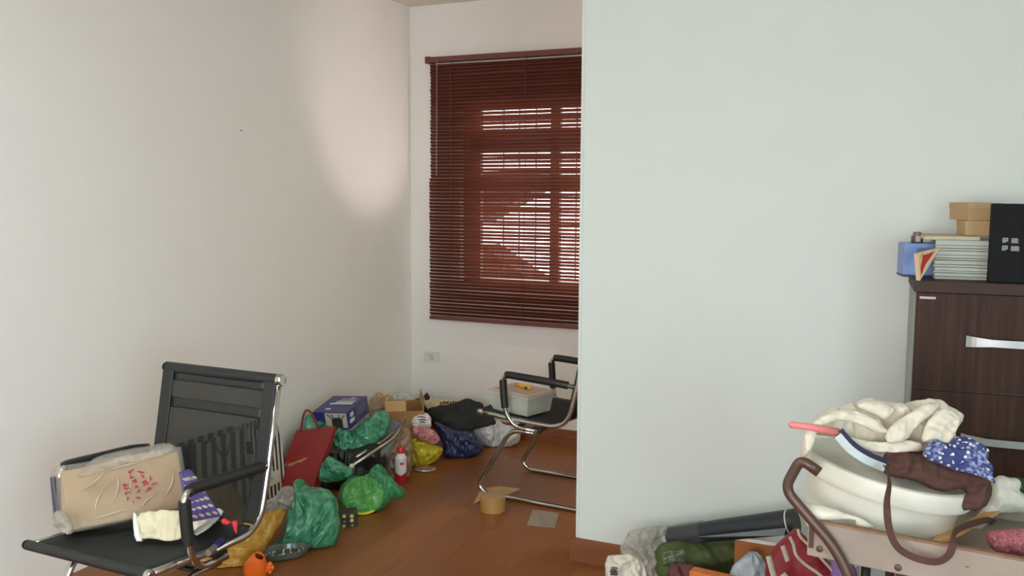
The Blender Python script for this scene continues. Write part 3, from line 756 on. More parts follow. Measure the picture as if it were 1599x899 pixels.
# folded stool: two bent aluminium tubes with grey cloth
t = thing('folded_stool', 'folded stool with bent aluminium tubes and grey fabric beside the blue box', 'stool', at(590, 720, 5.1))
m_alu = mat('brushed aluminium', srgb(176, 168, 156), .35, metal=.9, var=.05)
tb1 = MB().tube(fillet([at(550, 727, 4.80), at(615, 684, 5.04), at(634, 655, 5.16)], .05), .0085, 12).build('tube', m_alu, t, smooth=True)
MB().ball(at(549.5, 727.5, 4.795), .0135, 8).build('rubber_cap', mat('cream rubber', srgb(206, 196, 160), .6), tb1, smooth=True)
MB().tube(fillet([at(556, 714, 4.92), at(604, 684, 5.12), at(624, 664, 5.22)], .05), .0085, 12).build('tube', m_alu, t, smooth=True)
m_gf = mat('grey stool fabric', srgb(106, 112, 110), .8, var=.08)
puff('fabric_seat', m_gf, [(551, 722), (600, 690), (617, 684), (628, 664), (622, 656), (604, 655), (592, 684), (560, 706)], (596, 690, 5.16), lean=15, tf=.01, tb=.015, R=.02, amp=.004, parent=t)
puff('fabric_flap', m_gf, [(566, 728), (572, 720), (612, 688), (617, 690), (600, 712), (574, 728)], (590, 712, 5.0), lean=15, tf=.008, tb=.01, R=.02, amp=.004, parent=t)

bagthing('plastic_bag', 'small green plastic bag wedged between the red gift bag and the folded stool', 'plastic bag', m_gbag,
    [(496, 752), (502, 724), (511, 711), (522, 714), (536, 724), (551, 730), (553, 741), (540, 750), (515, 753)], (520, 748, 4.78), lean=20, tf=.06, tb=.05, amp=.018, freq=11, seed=4, gather=(505, 735), gamp=.006)
t = thing('plastic_bag', 'green plastic bag with a yellow plate inside nearest the red capped bottle', 'plastic bag', on_z(580, 800))
puff('bag_film', m_gbag2, [(526, 778), (533, 758), (548, 745), (574, 742), (583, 730), (590, 725), (600, 729), (608, 742), (622, 757), (634, 765), (634, 775), (624, 779), (612, 777), (602, 790), (586, 803), (560, 807), (538, 800)],
     (575, 804, 4.62), lean=38, tf=.085, tb=.05, amp=.016, freq=9, seed=5, zmin=.003, parent=t, R=.09, gather=(596, 745), gamp=.007)
c = at(567, 776, 4.66)
q = (EYE-c).normalized().rotation_difference(V((0, 0, 1))).inverted() if False else V((0, 0, 1)).rotation_difference(((EYE-c).normalized()+V((0, 0, .5))).normalized())
pl = thing('plate', 'yellow plate showing through the green bag film', 'plate', c)
MB().lathe([(.0001, -.006), (.070, -.006), (.090, .014), (.101, .018), (.101, .024), (.089, .020), (.069, -.001), (.0001, -.001)], c, 40, q.to_matrix()).build('plate_body', mat('yellow plastic plate', srgb(206, 200, 60), .35), pl, auto=SM)
t = bagthing('plastic_bag', 'large bulging green plastic bag in front on the floor next to the ochre bag', 'plastic bag', m_gbag,
    [(424, 858), (443, 838), (447, 815), (449, 800), (462, 775), (458, 750), (471, 745), (481, 760), (498, 759), (517, 766), (527, 780), (528, 800), (534, 822), (527, 846), (521, 859), (493, 861), (466, 857), (440, 861)],
    (485, 856, 4.22), lean=18, tf=.12, tb=.11, amp=.026, freq=7, seed=6, zmin=.003, gather=(470, 770), gamp=.012, gk=11, R=.11)
m_dot = spot_mat('black card with coloured dots', srgb(40, 32, 32), [srgb(206, 196, 70), srgb(196, 96, 140), srgb(210, 206, 96), srgb(120, 150, 90)], 38, .34)
o = MB().box(on_z(540, 824)+V((-.02, .05, .034)), (.085, .085, .066), Matrix.Rotation(math.radians(-50), 3, 'Z'), bev=.002).build('dotted_box', m_dot, origin=on_z(540, 822)+V((0, .06, 0)))
tag(o, 'small black box with coloured dots between the two green bags on the floor', 'box')

# clear rubbish, ochre bag, tray, orange toy
bagthing('plastic_wrapping', 'crumpled clear and white plastic wrapping above the ochre yellow bag', 'plastic wrapping', film('milky film', srgb(196, 194, 188), srgb(240, 240, 236), alpha=.7, scale=14),
    [(405, 806), (411, 782), (430, 774), (441, 760), (456, 758), (465, 764), (460, 785), (448, 800), (430, 815), (412, 818)], (435, 800, 4.42), lean=22, tf=.06, tb=.05, amp=.03, freq=12, seed=8)
bagthing('plastic_bag', 'ochre yellow plastic bag lying half under the near chair', 'plastic bag', m_ybag,
    [(296, 880), (312, 850), (345, 820), (380, 806), (410, 806), (428, 798), (442, 794), (446, 800), (440, 815), (425, 838), (412, 858), (402, 872), (392, 888), (372, 903), (340, 905), (306, 900)],
    (365, 893, 3.98), lean=40, tf=.075, tb=.06, amp=.016, freq=6, seed=9, zmin=.003, R=.12, gather=(436, 802), gamp=.006)
t = thing('clamshell_tray', 'clear plastic tray with white dots on the floor under the green bag', 'tray', on_z(448, 872))
c = on_z(446, 868); ex = (on_z(482, 860)-on_z(412, 874)); rz = math.atan2(ex.y, ex.x)
MB().lathe([(.0001, .004), (.088, .004), (.098, .026), (.108, .030), (.108, .034), (.095, .031), (.084, .010), (.0001, .010)], (c.x, c.y, .001), 36, Matrix.Rotation(rz, 3, 'Z'), 1.05, .62).build('tray_body', mat('clear smoky tray', srgb(112, 122, 112), .12, alpha=.6, coat=.6), t, auto=SM)
mb = MB(); rr = random.Random(3)
for k in range(34):
    a = rr.uniform(0, 2*PI); r_ = .085*math.sqrt(rr.random()); q = Matrix.Rotation(rz, 3, 'Z') @ V((r_*1.05*math.cos(a), r_*.62*math.sin(a), .016)); q = V((c.x+q.x, c.y+q.y, q.z)); mb.ball(q, .0042, 4)
mb.build('white_dots', m_print, t, smooth=True)
t = thing('plastic_toy', 'orange plastic scoop shaped toy on the floor in front of the ochre bag', 'toy', on_z(400, 915))
m_or = mat('bright orange plastic', srgb(226, 104, 30), .25, var=.03, coat=.3)
c = at(400, 888, 3.88)
Rt = Matrix.Rotation(math.radians(28), 3, 'Y') @ Matrix.Rotation(math.radians(15), 3, 'X')
MB().lathe([(.0001, -.06), (.040, -.058), (.056, -.03), (.056, .0), (.046, .04), (.030, .075), (.022, .085), (.018, .080), (.030, .05), (.044, .0), (.044, -.03), (.0001, -.045)], c, 28, Rt, 1, .8).build('scoop_body', m_or, t, auto=SM)
mb = MB()
for k in range(5):
    a = 2*PI*k/5; mb.ball(at(420, 886, 3.86)+rt*.013*math.cos(a)+up*.016*math.sin(a), .011, 8)
mb.ball(at(420, 886, 3.85), .012, 8); mb.build('flower_knob', m_or, t, smooth=True)

# ------------------------------------------------------------------ corner pile
t = thing('bottle', 'red and white plastic bottle with a red cap standing on the floor', 'bottle', on_z(626, 756))
c = on_z(626, 753)
m_bt = mat('red label plastic', srgb(186, 36, 44), .3, var=.03); m_bw = mat('white label plastic', srgb(210, 208, 206), .35, var=.02)
MB().lathe([(.0001, 0), (.030, 0), (.034, .006), (.034, .125), (.032, .140), (.026, .152), (.016, .166), (.0145, .176), (.0001, .176)], c, 28).build('bottle_body', m_bt, t, auto=SM)
MB().lathe([(.0001, .172), (.0185, .172), (.0185, .196), (.017, .199), (.0001, .199)], c, 24).build('bottle_cap', mat('red cap', srgb(208, 40, 46), .35), t, auto=SM)
vv = []; ff = []; ns = 18
dirc = math.atan2(-c.y, -c.x)
for i in range(ns+1):
    a = dirc-1.15+2.3*i/ns; s_ = abs(i/ns-.5)*2
    for z in (.048+.02*(1-s_)**1.0*0+.018*s_, .138): vv.append(c+V((.0345*math.cos(a), .0345*math.sin(a), z)))
for i in range(ns): ff.append((2*i, 2*i+2, 2*i+3, 2*i+1))
MB().add(vv, ff).build('white_label', m_bw, t, smooth=True)
MB().lathe([(.0345, .138), (.0328, .143), (.0266, .154), (.018, .166)], c, 28).build('white_shoulder', m_bw, t, smooth=True)
vv = []; ff = []
for i in range(9):
    a = dirc-.12+.6*i/8
    for z in (.108, .122): vv.append(c+V((.0352*math.cos(a), .0352*math.sin(a), z)))
for i in range(8): ff.append((2*i, 2*i+2, 2*i+3, 2*i+1))
MB().add(vv, ff).build('red_logo', m_bt, t, smooth=True)
bagthing('plastic_bag', 'cloudy transparent bag with brown contents standing behind the red capped bottle', 'plastic bag', mat('cloudy brown film', srgb(158, 130, 108), .3, var=.22, scale=12, alpha=.8, coat=.3),
    [(584, 752), (582, 720), (592, 694), (612, 682), (628, 668), (640, 668), (645, 700), (642, 740), (632, 752), (606, 758)], (610, 752, 5.18), lean=10, tf=.07, tb=.09, amp=.02, freq=9, seed=11, zmin=.003)
bagthing('plastic_bag', 'bright yellow plastic bag on the floor right of the red capped bottle', 'plastic bag', m_ybag2,
    [(634, 676), (648, 684), (666, 688), (678, 694), (692, 698), (692, 705), (684, 718), (668, 728), (648, 733), (637, 728), (634, 704)], (660, 728, 5.42), lean=15, tf=.09, tb=.10, amp=.022, freq=9, seed=12, zmin=.003, gather=(640, 690), gamp=.012, gk=13)
t = bagthing('packet', 'white printed foil packet on top of the yellow bag', 'packet', mat('white foil film', srgb(214, 208, 206), .3, var=.06, coat=.3),
    [(642, 657), (648, 648), (660, 643), (671, 646), (674, 656), (673, 668), (660, 671), (648, 669), (642, 664)], (658, 664, 5.50), lean=35, tf=.04, tb=.06, amp=.015, freq=14, seed=13, R=.05)
mb = MB()
for q in ([(652, 651), (657, 650), (664, 652)], [(654, 655), (659, 654.5), (666, 656)], [(655, 659), (661, 658.5), (664, 660)]): mb.tube([at(x, y, 5.435) for x, y in q], .0028, 5)
o = mb.build('dark_lettering', m_ink, None); o.parent = t; o.matrix_parent_inverse = Matrix.Translation(-t.location)
bagthing('packet', 'clear packet of red wrapped sweets under the white foil packet', 'packet', mat('red and clear wrapper', srgb(184, 118, 118), .2, var=.55, scale=30, coat=.6),
    [(641, 672), (650, 664), (668, 668), (680, 674), (687, 682), (685, 690), (676, 693), (662, 688), (648, 682)], (666, 684, 5.40), lean=40, tf=.04, tb=.04, amp=.018, freq=16, seed=14, R=.04)
bagthing('bag', 'navy blue glossy bag on the floor below the black cloth bag', 'bag', m_navy,
    [(676, 656), (690, 662), (712, 672), (735, 672), (748, 684), (756, 698), (752, 707), (740, 713), (716, 718), (697, 717), (690, 710), (692, 697), (684, 676)], (718, 715, 5.60), lean=15, tf=.08, tb=.10, amp=.02, freq=8, seed=15, zmin=.003, pleat=(4, 42, .008, 3.0))
bagthing('tote_bag', 'black cloth bag slumped on top of the navy bag under the blind', 'bag', m_black,
    [(664, 640), (682, 633), (704, 631), (720, 625), (731, 621), (742, 626), (754, 629), (757, 640), (772, 652), (775, 663), (758, 667), (738, 670), (732, 682), (708, 684), (684, 676), (670, 655)], (715, 668, 5.80), lean=22, tf=.05, tb=.12, amp=.016, freq=6, seed=16, zmin=.004, ymax=YB-.03)
bagthing('plastic_bag', 'white plastic shopping bag on the floor under the far chair seat', 'plastic bag', m_wbag,
    [(735, 668), (752, 662), (770, 657), (776, 653), (786, 662), (798, 664), (812, 670), (813, 688), (800, 697), (778, 700), (760, 698), (750, 690), (742, 678)], (775, 697, 5.84), lean=15, tf=.08, tb=.09, amp=.022, freq=8, seed=17, zmin=.003, gather=(774, 658), gamp=.012, gk=12)
# open cardboard box
z = .30
fl, fr_, br_ = on_z(602, 643, z), on_z(661, 641, z), on_z(655, 624, z); bl_ = fl+br_-fr_
t = thing('cardboard_box', 'open brown cardboard box in the room corner behind the folded stool', 'box', (fl.x, fl.y, 0))
def wallp(a, b, h0, h1, th=.005):
    n = V((b-a).cross(V((0, 0, 1)))).normalized()*th
    return MB().hexa([V((a.x, a.y, h0)), V((b.x, b.y, h0)), V((b.x, b.y, h0))+n, V((a.x, a.y, h0))+n], [V((a.x, a.y, h1)), V((b.x, b.y, h1)), V((b.x, b.y, h1))+n, V((a.x, a.y, h1))+n])
mb = MB()
for a, b in ((fl, fr_), (fr_, br_), (br_, bl_), (bl_, fl)):
    q = wallp(a, b, .004, z); mb.add(q.v, q.f)
q = MB().hexa([V((p.x, p.y, .003)) for p in (fl, fr_, br_, bl_)], [V((p.x, p.y, .008)) for p in (fl, fr_, br_, bl_)]); mb.add(q.v, q.f)
mb.build('box_body', m_card, t)
dd = (br_-fr_).normalized()
MB().hexa([fl, fl.lerp(fr_, .55), fl.lerp(fr_, .55)+V((0, 0, .004)), fl+V((0, 0, .004))], [p+dd*.07+V((0, 0, .045)) for p in (fl, fl.lerp(fr_, .55), fl.lerp(fr_, .55)+V((0, 0, .004)), fl+V((0, 0, .004)))]).build('box_flap', m_kraft, t)
MB().hexa([fr_, br_, br_+V((.004, 0, 0)), fr_+V((.004, 0, 0))], [p+V((.012, -.01, .075)) for p in (fr_, br_, br_+V((.004, 0, 0)), fr_+V((.004, 0, 0)))]).build('box_flap', m_kraft, t)
bagthing('shopping_bag', 'black shiny paper bag with a pointed corner behind the cardboard box', 'bag', m_black,
    [(622, 624), (652, 622), (661, 618), (667, 612), (673, 622), (670, 640), (668, 668), (640, 668), (622, 650)], (645, 655, 6.05), lean=4, tf=.02, tb=.03, R=.02, amp=.006, chaikin=0, ymax=YB-.03)
m_kb = mat('cream printed paper', srgb(196, 182, 150), .75, var=.06)
t = bagthing('paper_bag', 'flattened cream paper bag with black lettering lying along the back wall', 'paper bag', m_kb,
    [(655, 622), (672, 621), (690, 624), (706, 623), (722, 626), (722, 634), (704, 645), (684, 642), (670, 645), (664, 632)], (690, 636, 6.0), lean=50, tf=.02, tb=.02, R=.03, amp=.012, freq=10, seed=18, ymax=YB-.03)
mb = MB(); rr = random.Random(5)
for k in range(7):
    x0 = 688+k*4.0; pts = [at(x0+rr.uniform(-1.2, 1.6), 626.5+1.5*j+rr.uniform(-.4, .4), 5.935) for j in range(4)]
    mb.tube(bez(pts, 3), .0045, 5)
o = mb.build('black_lettering', m_ink, None); o.parent = t; o.matrix_parent_inverse = Matrix.Translation(-t.location)
t = thing('plastic_bag', 'white plastic bag with yellow handles pushed into the room corner', 'plastic bag', at(620, 640, 6.0))
puff('bag_body', m_wbag, [(602, 628), (612, 616), (626, 611), (640, 617), (650, 622), (650, 650), (604, 656)], (626, 640, 6.02), lean=10, tf=.06, tb=.07, amp=.018, freq=9, seed=19, parent=t, ymax=YB-.03, xmin=XL+.03)
m_yh = mat('yellow strap', srgb(206, 158, 50), .6)
for pts in ([(589, 628), (587, 618), (592, 613), (598, 619), (597, 630)], [(600, 632), (600, 622), (605, 617), (609, 620), (606, 630)]):
    MB().ribbon(bez([at(x, y, 5.86) for x, y in pts], 6), .014, .003, -fw).build('handle', m_yh, t, smooth=True)
bagthing('plastic_bag', 'beige translucent plastic bag against the left wall behind the blue box', 'plastic bag', mat('beige film', srgb(190, 170, 144), .4, var=.08, trans=.3, alpha=.8),
    [(574, 640), (576, 624), (586, 616), (600, 622), (606, 634), (604, 660), (580, 664)], (590, 650, 5.72), lean=8, tf=.05, tb=.06, amp=.016, freq=10, seed=20, xmin=XL+.02)
c = on_z(664, 734)
t = thing('foil_lid', 'oval silver and orange foil packet on the floor in front of the yellow bag', 'packet', c)
MB().lathe([(.0001, .001), (.060, .001), (.064, .006), (.060, .012), (.0001, .017)], (c.x, c.y, .002), 24, Matrix.Rotation(.4, 3, 'Z'), 1, .8).build('foil_body', mat('silver foil', srgb(170, 160, 150), .3, metal=.5), t, auto=SM)
mb = MB()
for k in range(3): mb.bx(c.x-.045, c.x+.04, c.y-.035+.028*k, c.y-.026+.028*k, .016, .0185)
mb.build('orange_stripes', mat('orange print', srgb(160, 90, 60), .5), t)

# ------------------------------------------------------------------ open floor
c = on_z(769, 803)+V((0, .0, 0)); h_ = V((fw.x, fw.y, 0)).normalized(); c = c+h_*.062
t = thing('tape_roll', 'wide roll of tan packing tape on the floor in front of the far chair', 'tape', c)
Hh_ = .078
MB().lathe([(.017, 0), (.0625, 0), (.064, .002), (.064, Hh_-.002), (.0625, Hh_), (.017, Hh_)], c, 44).build('tape', mat('tan packing tape', srgb(162, 126, 68), .35, var=.04, coat=.2), t, auto=SM)
MB().lathe([(.0165, .001), (.0165, Hh_-.001), (.0135, Hh_-.001), (.0135, .001)], c, 24).build('core', mat('dark cardboard core', srgb(92, 66, 40), .8), t, auto=SM)
a, b, d_, e_ = on_z(738, 787), on_z(750, 768), on_z(812, 768), on_z(752, 779)
mb = MB(); p = [on_z(739, 788)+V((0, 0, .001)), on_z(751, 769)+V((0, 0, .02)), on_z(780, 769)+V((0, 0, .034)), on_z(813, 767)+V((0, 0, .012)), on_z(786, 778)+V((0, 0, .006)), on_z(757, 780)+V((0, 0, .008))]
mb.add(p+[q+V((0, 0, .003)) for q in p], [(5, 4, 3, 2, 1, 0), (6, 7, 8, 9, 10, 11)]+[(i, (i+1) % 6, 6+(i+1) % 6, 6+i) for i in range(6)])
o = mb.build('cardboard_strip', m_kraft, origin=on_z(770, 778)); tag(o, 'bent strip of kraft cardboard on the floor behind the tape roll', 'cardboard')
p = [on_z(823, 820), on_z(866, 825), on_z(873, 801), on_z(832, 796)]
o = MB().hexa([q+V((0, 0, .001)) for q in p], [q+V((0, 0, .0022)) for q in p]).build('plastic_sleeve', mat('clear plastic sleeve', srgb(190, 176, 162), .2, alpha=.42, coat=.4), origin=p[0])
tag(o, 'clear rectangular plastic sleeve lying flat on the floor near the partition', 'plastic sleeve')

# lidded box on the far chair
zc = .448
c0, c1 = V((-2.130, 4.335, zc)), V((-1.880, 4.26, zc))
X = (c1-c0).normalized(); Y = V((-X.y, X.x, 0)); Z = V((0, 0, 1)); Wc, Dc, Hc = .262, .20, .105
t = thing('storage_box', 'clear plastic storage box with lid on the far chair seat', 'box', c0)
m_ct = mat('frosted clear plastic', srgb(222, 228, 220), .2, var=.04, alpha=.42, coat=.3)
org = c0
def ring(s0, s1, z0, z1):
    f = lambda s, z: [org+X*(-s)+Y*(-s)+Z*z, org+X*(Wc+s)+Y*(-s)+Z*z, org+X*(Wc+s)+Y*(Dc+s)+Z*z, org+X*(-s)+Y*(Dc+s)+Z*z]
    return f(s0, z0), f(s1, z1)
mb = MB(); b_, t_ = ring(-.008, .008, .001, Hc)
i_, j_ = ring(-.011, .005, .004, Hc)
mb.add(b_+t_+i_+j_, [(3, 2, 1, 0)]+[(k, (k+1) % 4, 4+(k+1) % 4, 4+k) for k in range(4)]+[(8+(k+1) % 4, 8+k, 12+k, 12+(k+1) % 4) for k in range(4)]+[(4+k, 4+(k+1) % 4, 12+(k+1) % 4, 12+k) for k in range(4)]+[(8, 9, 10, 11)])
mb.build('tub', m_ct, t)
mb = MB(); b_, t_ = ring(.016, .018, Hc-.012, Hc+.004); mb.hexa(b_, t_); b_, t_ = ring(-.004, -.006, Hc+.004, Hc+.009); mb.hexa(b_, t_)
lid = mb.build('lid', mat('milky lid plastic', srgb(226, 214, 206), .25, var=.03, alpha=.55, coat=.3), t)
R3 = Matrix((X, Y, Z)).transposed(); rr = random.Random(8)
for k, (u, v, sx, sy, sz, col) in enumerate(((.08, .06, .10, .08, .06, (190, 200, 190)), (.17, .07, .08, .10, .07, (206, 190, 172)), (.10, .14, .12, .06, .05, (150, 170, 150)), (.19, .15, .07, .06, .06, (200, 170, 150)))):
    o = MB().box(org+X*u+Y*v+Z*(.006+sz/2), (sx, sy, sz), R3, bev=.008).build('craft_packet', mat('packet colour %d' % k, srgb(*col), .6, var=.15), origin=org+X*u+Y*v)
    tag(o, 'pale wrapped craft packet inside the clear storage box on the far chair', 'packet', 'craft packets inside the storage box')
t = thing('utility_knife', 'yellow utility knife lying on the storage box lid', 'knife', org+X*.15+Y*.1+Z*(Hc+.011))
a, b = org+X*.075+Y*.135+Z*(Hc+.018), org+X*.185+Y*.11+Z*(Hc+.018)
MB().tube([a, a.lerp(b, .3), a.lerp(b, .7), b], [.010, .0125, .0115, .010], 10).build('handle', mat('yellow plastic', srgb(228, 164, 36), .35), t, smooth=True)
MB().tube([a.lerp(b, .72)-Y*.009, a.lerp(b, .88)-Y*.009], .006, 8).build('slider', m_ink, t)
# ------------------------------------------------------------------ drawer cabinet against the partition
def wood_mat():
    m = bpy.data.materials.new('dark walnut laminate'); m.use_nodes = True; nt = m.node_tree; N = nt.nodes; L = nt.links; p = N['Principled BSDF']
    tc = N.new('ShaderNodeTexCoord'); mp = N.new('ShaderNodeMapping'); L.new(tc.outputs['Object'], mp.inputs[0]); mp.inputs['Scale'].default_value = (34, 34, 1.5)
    nz = N.new('ShaderNodeTexNoise'); nz.inputs['Scale'].default_value = 1.2; nz.inputs['Detail'].default_value = 7; nz.inputs['Roughness'].default_value = .65; L.new(mp.outputs[0], nz.inputs['Vector'])
    rp = ramp_node(N, [(.30, srgb(40, 28, 22)), (.52, srgb(60, 40, 31)), (.75, srgb(84, 54, 38))], 'LINEAR'); L.new(nz.outputs['Fac'], rp.inputs[0]); L.new(rp.outputs[0], p.inputs['Base Color'])
    p.inputs['Roughness'].default_value = .55; p.inputs['Specular IOR Level'].default_value = .2; return m
m_wood = wood_mat()
m_body = mat('grey cabinet side laminate', srgb(148, 152, 146), .6, var=.02)
m_top = mat('dark brown cabinet top', srgb(64, 48, 42), .6, var=.06, scale=20, spec=.25)
CX, CY, CH, CW, CDp = -.066, 3.27, 1.318, .60, .335
t = thing('drawer_cabinet', 'dark walnut drawer cabinet with curved silver handles against the partition wall', 'cabinet', (CX, CY, 0), math.radians(4.5), local=True)
MB().bx(0, CW, .018, CDp, .03, CH-.036, bev=.001).build('cabinet_body', m_body, t)
MB().bx(-.004, CW+.004, -.004, CDp+.004, CH-.036, CH, bev=.002).build('cabinet_top', m_top, t)
MB().bx(.02, CW-.02, .04, CDp-.03, 0, .03).build('plinth', m_top, t)
m_hnd = mat('satin silver handle', srgb(178, 184, 182), .32, metal=.55, var=.02)
zt = CH-.038
for k in range(4):
    h = .3155; z1 = zt-k*(h+.004); z0 = z1-h
    d = MB().bx(.004, CW-.002, 0, .018, z0, z1, bev=.0015).build('drawer', m_wood, t)
    zc_ = z1-.150
    pts = [(.158+.284*i/20, -.004-.026*math.sin(PI*i/20)**.5, zc_) for i in range(21)]
    wd = [.036-.013*min(1, 4*min(i, 20-i)/20) for i in range(21)]
    MB().ribbon(pts, wd, .006, (0, -1, 0)).build('handle', m_hnd, d, smooth=False)
pl = MB().bx(.014, .062, -.0015, .001, CH-.058, CH-.050, bev=.0005).build('name_plate', mat('pinkish metal plate', srgb(168, 150, 148), .4, metal=.4), t)
rc = Matrix.Rotation(math.radians(4.5), 3, 'Z')
def oncab(u, v, z=0): return V((CX, CY, CH+z))+rc @ V((u, v, 0))

def cbox(name, c, size, rz, m, par, bev=.002):
    return MB().box(c, size, Matrix.Rotation(math.radians(rz), 3, 'Z'), bev=bev).build(name, m, par)
# pale blue carton with a jar on it
c = oncab(.018, .20); t = thing('carton', 'pale blue carton at the left end of the cabinet top', 'box', c)
m_blue = mat('pale blue card', srgb(112, 142, 196), .4, var=.08, scale=14)
cbox('carton_body', c+V((0, 0, .0575)), (.118, .10, .113), 14, m_blue, t)
cbox('dark_base_band', c+V((0, 0, .004)), (.1195, .1015, .008), 14, mat('dark navy card', srgb(44, 50, 76), .5), t, .001)
cbox('picture_print', c+V((.012, -.003, .0735)), (.06, .098, .05), 14, mat('grey blue print', srgb(92, 104, 132), .5, var=.4, scale=60), t, .001)
c = oncab(.008, .19, .1145); t = thing('spice_jar', 'small dark jar with a brown lid standing on the pale blue carton', 'jar', c)
MB().lathe([(.0001, 0), (.018, 0), (.0195, .004), (.0195, .024), (.0001, .024)], c, 20).build('jar_body', mat('dark green glass', srgb(74, 80, 76), .25, coat=.4), t, auto=SM)
MB().lathe([(.0001, .024), (.0135, .024), (.0135, .034), (.011, .037), (.0001, .037)], c, 20).build('jar_lid', mat('brown lid', srgb(124, 102, 86), .5), t, auto=SM)
MB().box(c+V((.004, -.0185, .014)), (.016, .005, .02), bev=.001).build('jar_label', mat('tan label', srgb(168, 156, 134), .6), t)
# triangular red and cream wedge
A_, B_, C2 = at(1437, 430, 3.00), at(1468, 387, 3.03), at(1433, 396, 2.99); A_.z = CH+.001
t = thing('toy_wedge', 'triangular cream and red toy wedge leaning against the pale blue carton', 'toy', A_)
nn = (B_-A_).cross(C2-A_).normalized(); nn = nn if nn.dot(fw) > 0 else -nn
MB().hexa([A_, B_, C2], [p+nn*.016 for p in (A_, B_, C2)]).build('wedge_body', mat('cream foam', srgb(214, 192, 158), .7, var=.05), t)
bary = lambda a, b, c_: A_*a+B_*b+C2*c_-nn*.0012
mb = MB(); q = [bary(.10, .45, .45), bary(.10, .22, .68), bary(.52, .06, .42), bary(.80, .06, .14), bary(.45, .28, .27), bary(.28, .48, .24), bary(.05, .72, .23)]
mb.add(q+[p-nn*.001 for p in q], [tuple(range(7)), tuple(range(13, 6, -1))]); mb.build('red_patch', mat('red foam', srgb(178, 50, 50), .6), t)
mb = MB(); q = [bary(.05, .15, .80), bary(.0, .28, .72), bary(.18, .12, .70), bary(.25, .0, .75)]; mb.add(q+[p-nn*.0015 for p in q], [(0, 1, 2, 3), (7, 6, 5, 4)]); mb.build('yellow_patch', mat('yellow foam', srgb(206, 172, 70), .6), t)
# magazines
rr = random.Random(11); z = 0
mags = [(.009, 0), (.012, 1), (.007, 0), (.011, 2), (.008, 0), (.014, 1), (.007, 3), (.010, 0), (.013, 2), (.008, 1), (.010, 0), (.016, 4)]
cov = [srgb(150, 158, 150), srgb(120, 130, 120), srgb(172, 174, 166), srgb(104, 104, 88), srgb(190, 194, 190)]
m_pg = mat('magazine page edges', srgb(176, 182, 170), .8, var=.10, scale=160, stretch=(.05, .05, 8))
words_ = ['at the bottom of the stack', 'second from the bottom', 'third from the bottom', 'fourth from the bottom', 'fifth from the bottom', 'sixth from the bottom', 'sixth from the top', 'fifth from the top', 'fourth from the top', 'third from the top', 'second from the top', 'topmost of the stack']
for k, (h, ci) in enumerate(mags):
    c = oncab(.145+rr.uniform(-.005, .005), .205+rr.uniform(-.005, .005), z+.0006)
    t = thing('magazine', 'pale magazine on the cabinet, %s' % words_[k], 'magazine', c, group='magazines stacked on the cabinet')
    rz = 4.5+rr.uniform(-2, 2)
    cbox('pages', c+V((0, 0, h/2)), (.168, .220, h-.002), rz, m_pg, t, .0006)
    mc = mat('magazine cover %d' % ci, cov[ci], .35)
    for zz in (h-.0009, .0006): cbox('cover', c+V((0, 0, zz)), (.174, .226, .0011), rz, mc, t, .0004)
    z += h+.0004
zmag = z
c = oncab(.10, .20, z+.0006)
o = MB().box(c+V((0, 0, .006)), (.17, .21, .012), Matrix.Rotation(math.radians(9), 3, 'Z'), bev=.002).build('folder', mat('beige folder card', srgb(184, 176, 150), .7), origin=c)
tag(o, 'beige cardboard folder lying on the magazines under the kraft boxes', 'folder'); z += .0128
m_kb1 = mat('tan kraft box card', srgb(178, 150, 110), .7, var=.04, scale=24)
for (lbl, u, v, sx, sy, hb, hl_, rz) in (('small tan kraft gift box under the larger kraft box on the magazines', .190, .215, .096, .12, .034, .018, 12), ('larger tan kraft gift box on top of the small kraft box', .187, .235, .112, .15, .040, .020, 22)):
    c = oncab(u, v, z+.0006); t = thing('gift_box', lbl, 'box', c)
    cbox('box_base', c+V((0, 0, hb/2)), (sx-.004, sy-.004, hb), rz, m_kb1, t, .001)
    cbox('box_lid', c+V((0, 0, hb+hl_/2-.002)), (sx, sy, hl_), rz, m_kb1, t, .001)
    z += hb+hl_-.0012
# black box with pale print
c = oncab(.31, .055); t = thing('presentation_box', 'tall black box with pale lettering at the right of the cabinet top', 'box', c)
zb = .25
cbox('box_body', c+V((0, 0, .001+zb/2)), (.19, .05, zb), 4.5, mat('matt black card', srgb(24, 26, 28), .7, var=.04, spec=.15), t)
X = rc @ V((1, 0, 0)); Yv = V((0, 0, 1)); N_ = rc @ V((0, -1, 0))
fo = c-X*.095+N_*.0258+V((0, 0, .001))
mb = MB()
def bar(u0, u1, v0, v1):
    p = [fo+X*u+Yv*v+N_*.0004 for u, v in ((u0, v0), (u1, v0), (u1, v1), (u0, v1))]; mb.add(p+[q+N_*.0005 for q in p], [(3, 2, 1, 0), (4, 5, 6, 7), (0, 1, 5, 4), (1, 2, 6, 5), (2, 3, 7, 6), (3, 0, 4, 7)])
for zz, w2 in ((.128, .020), (.103, .024)):
    for k in range(4): bar(.058, .058+w2-.002*(k % 2), zz+.0040*k-.001, zz+.0040*k+.0016)
    for k in range(3): bar(.033+.006*k, .0368+.006*k, zz-.001+.004*(k == 2), zz+.015)
    bar(.033, .047, zz+.012, zz+.015); bar(.035, .044, zz+.004, zz+.006)
mb.build('pale_lettering', mat('pale grey lettering', srgb(164, 168, 168), .6), t)

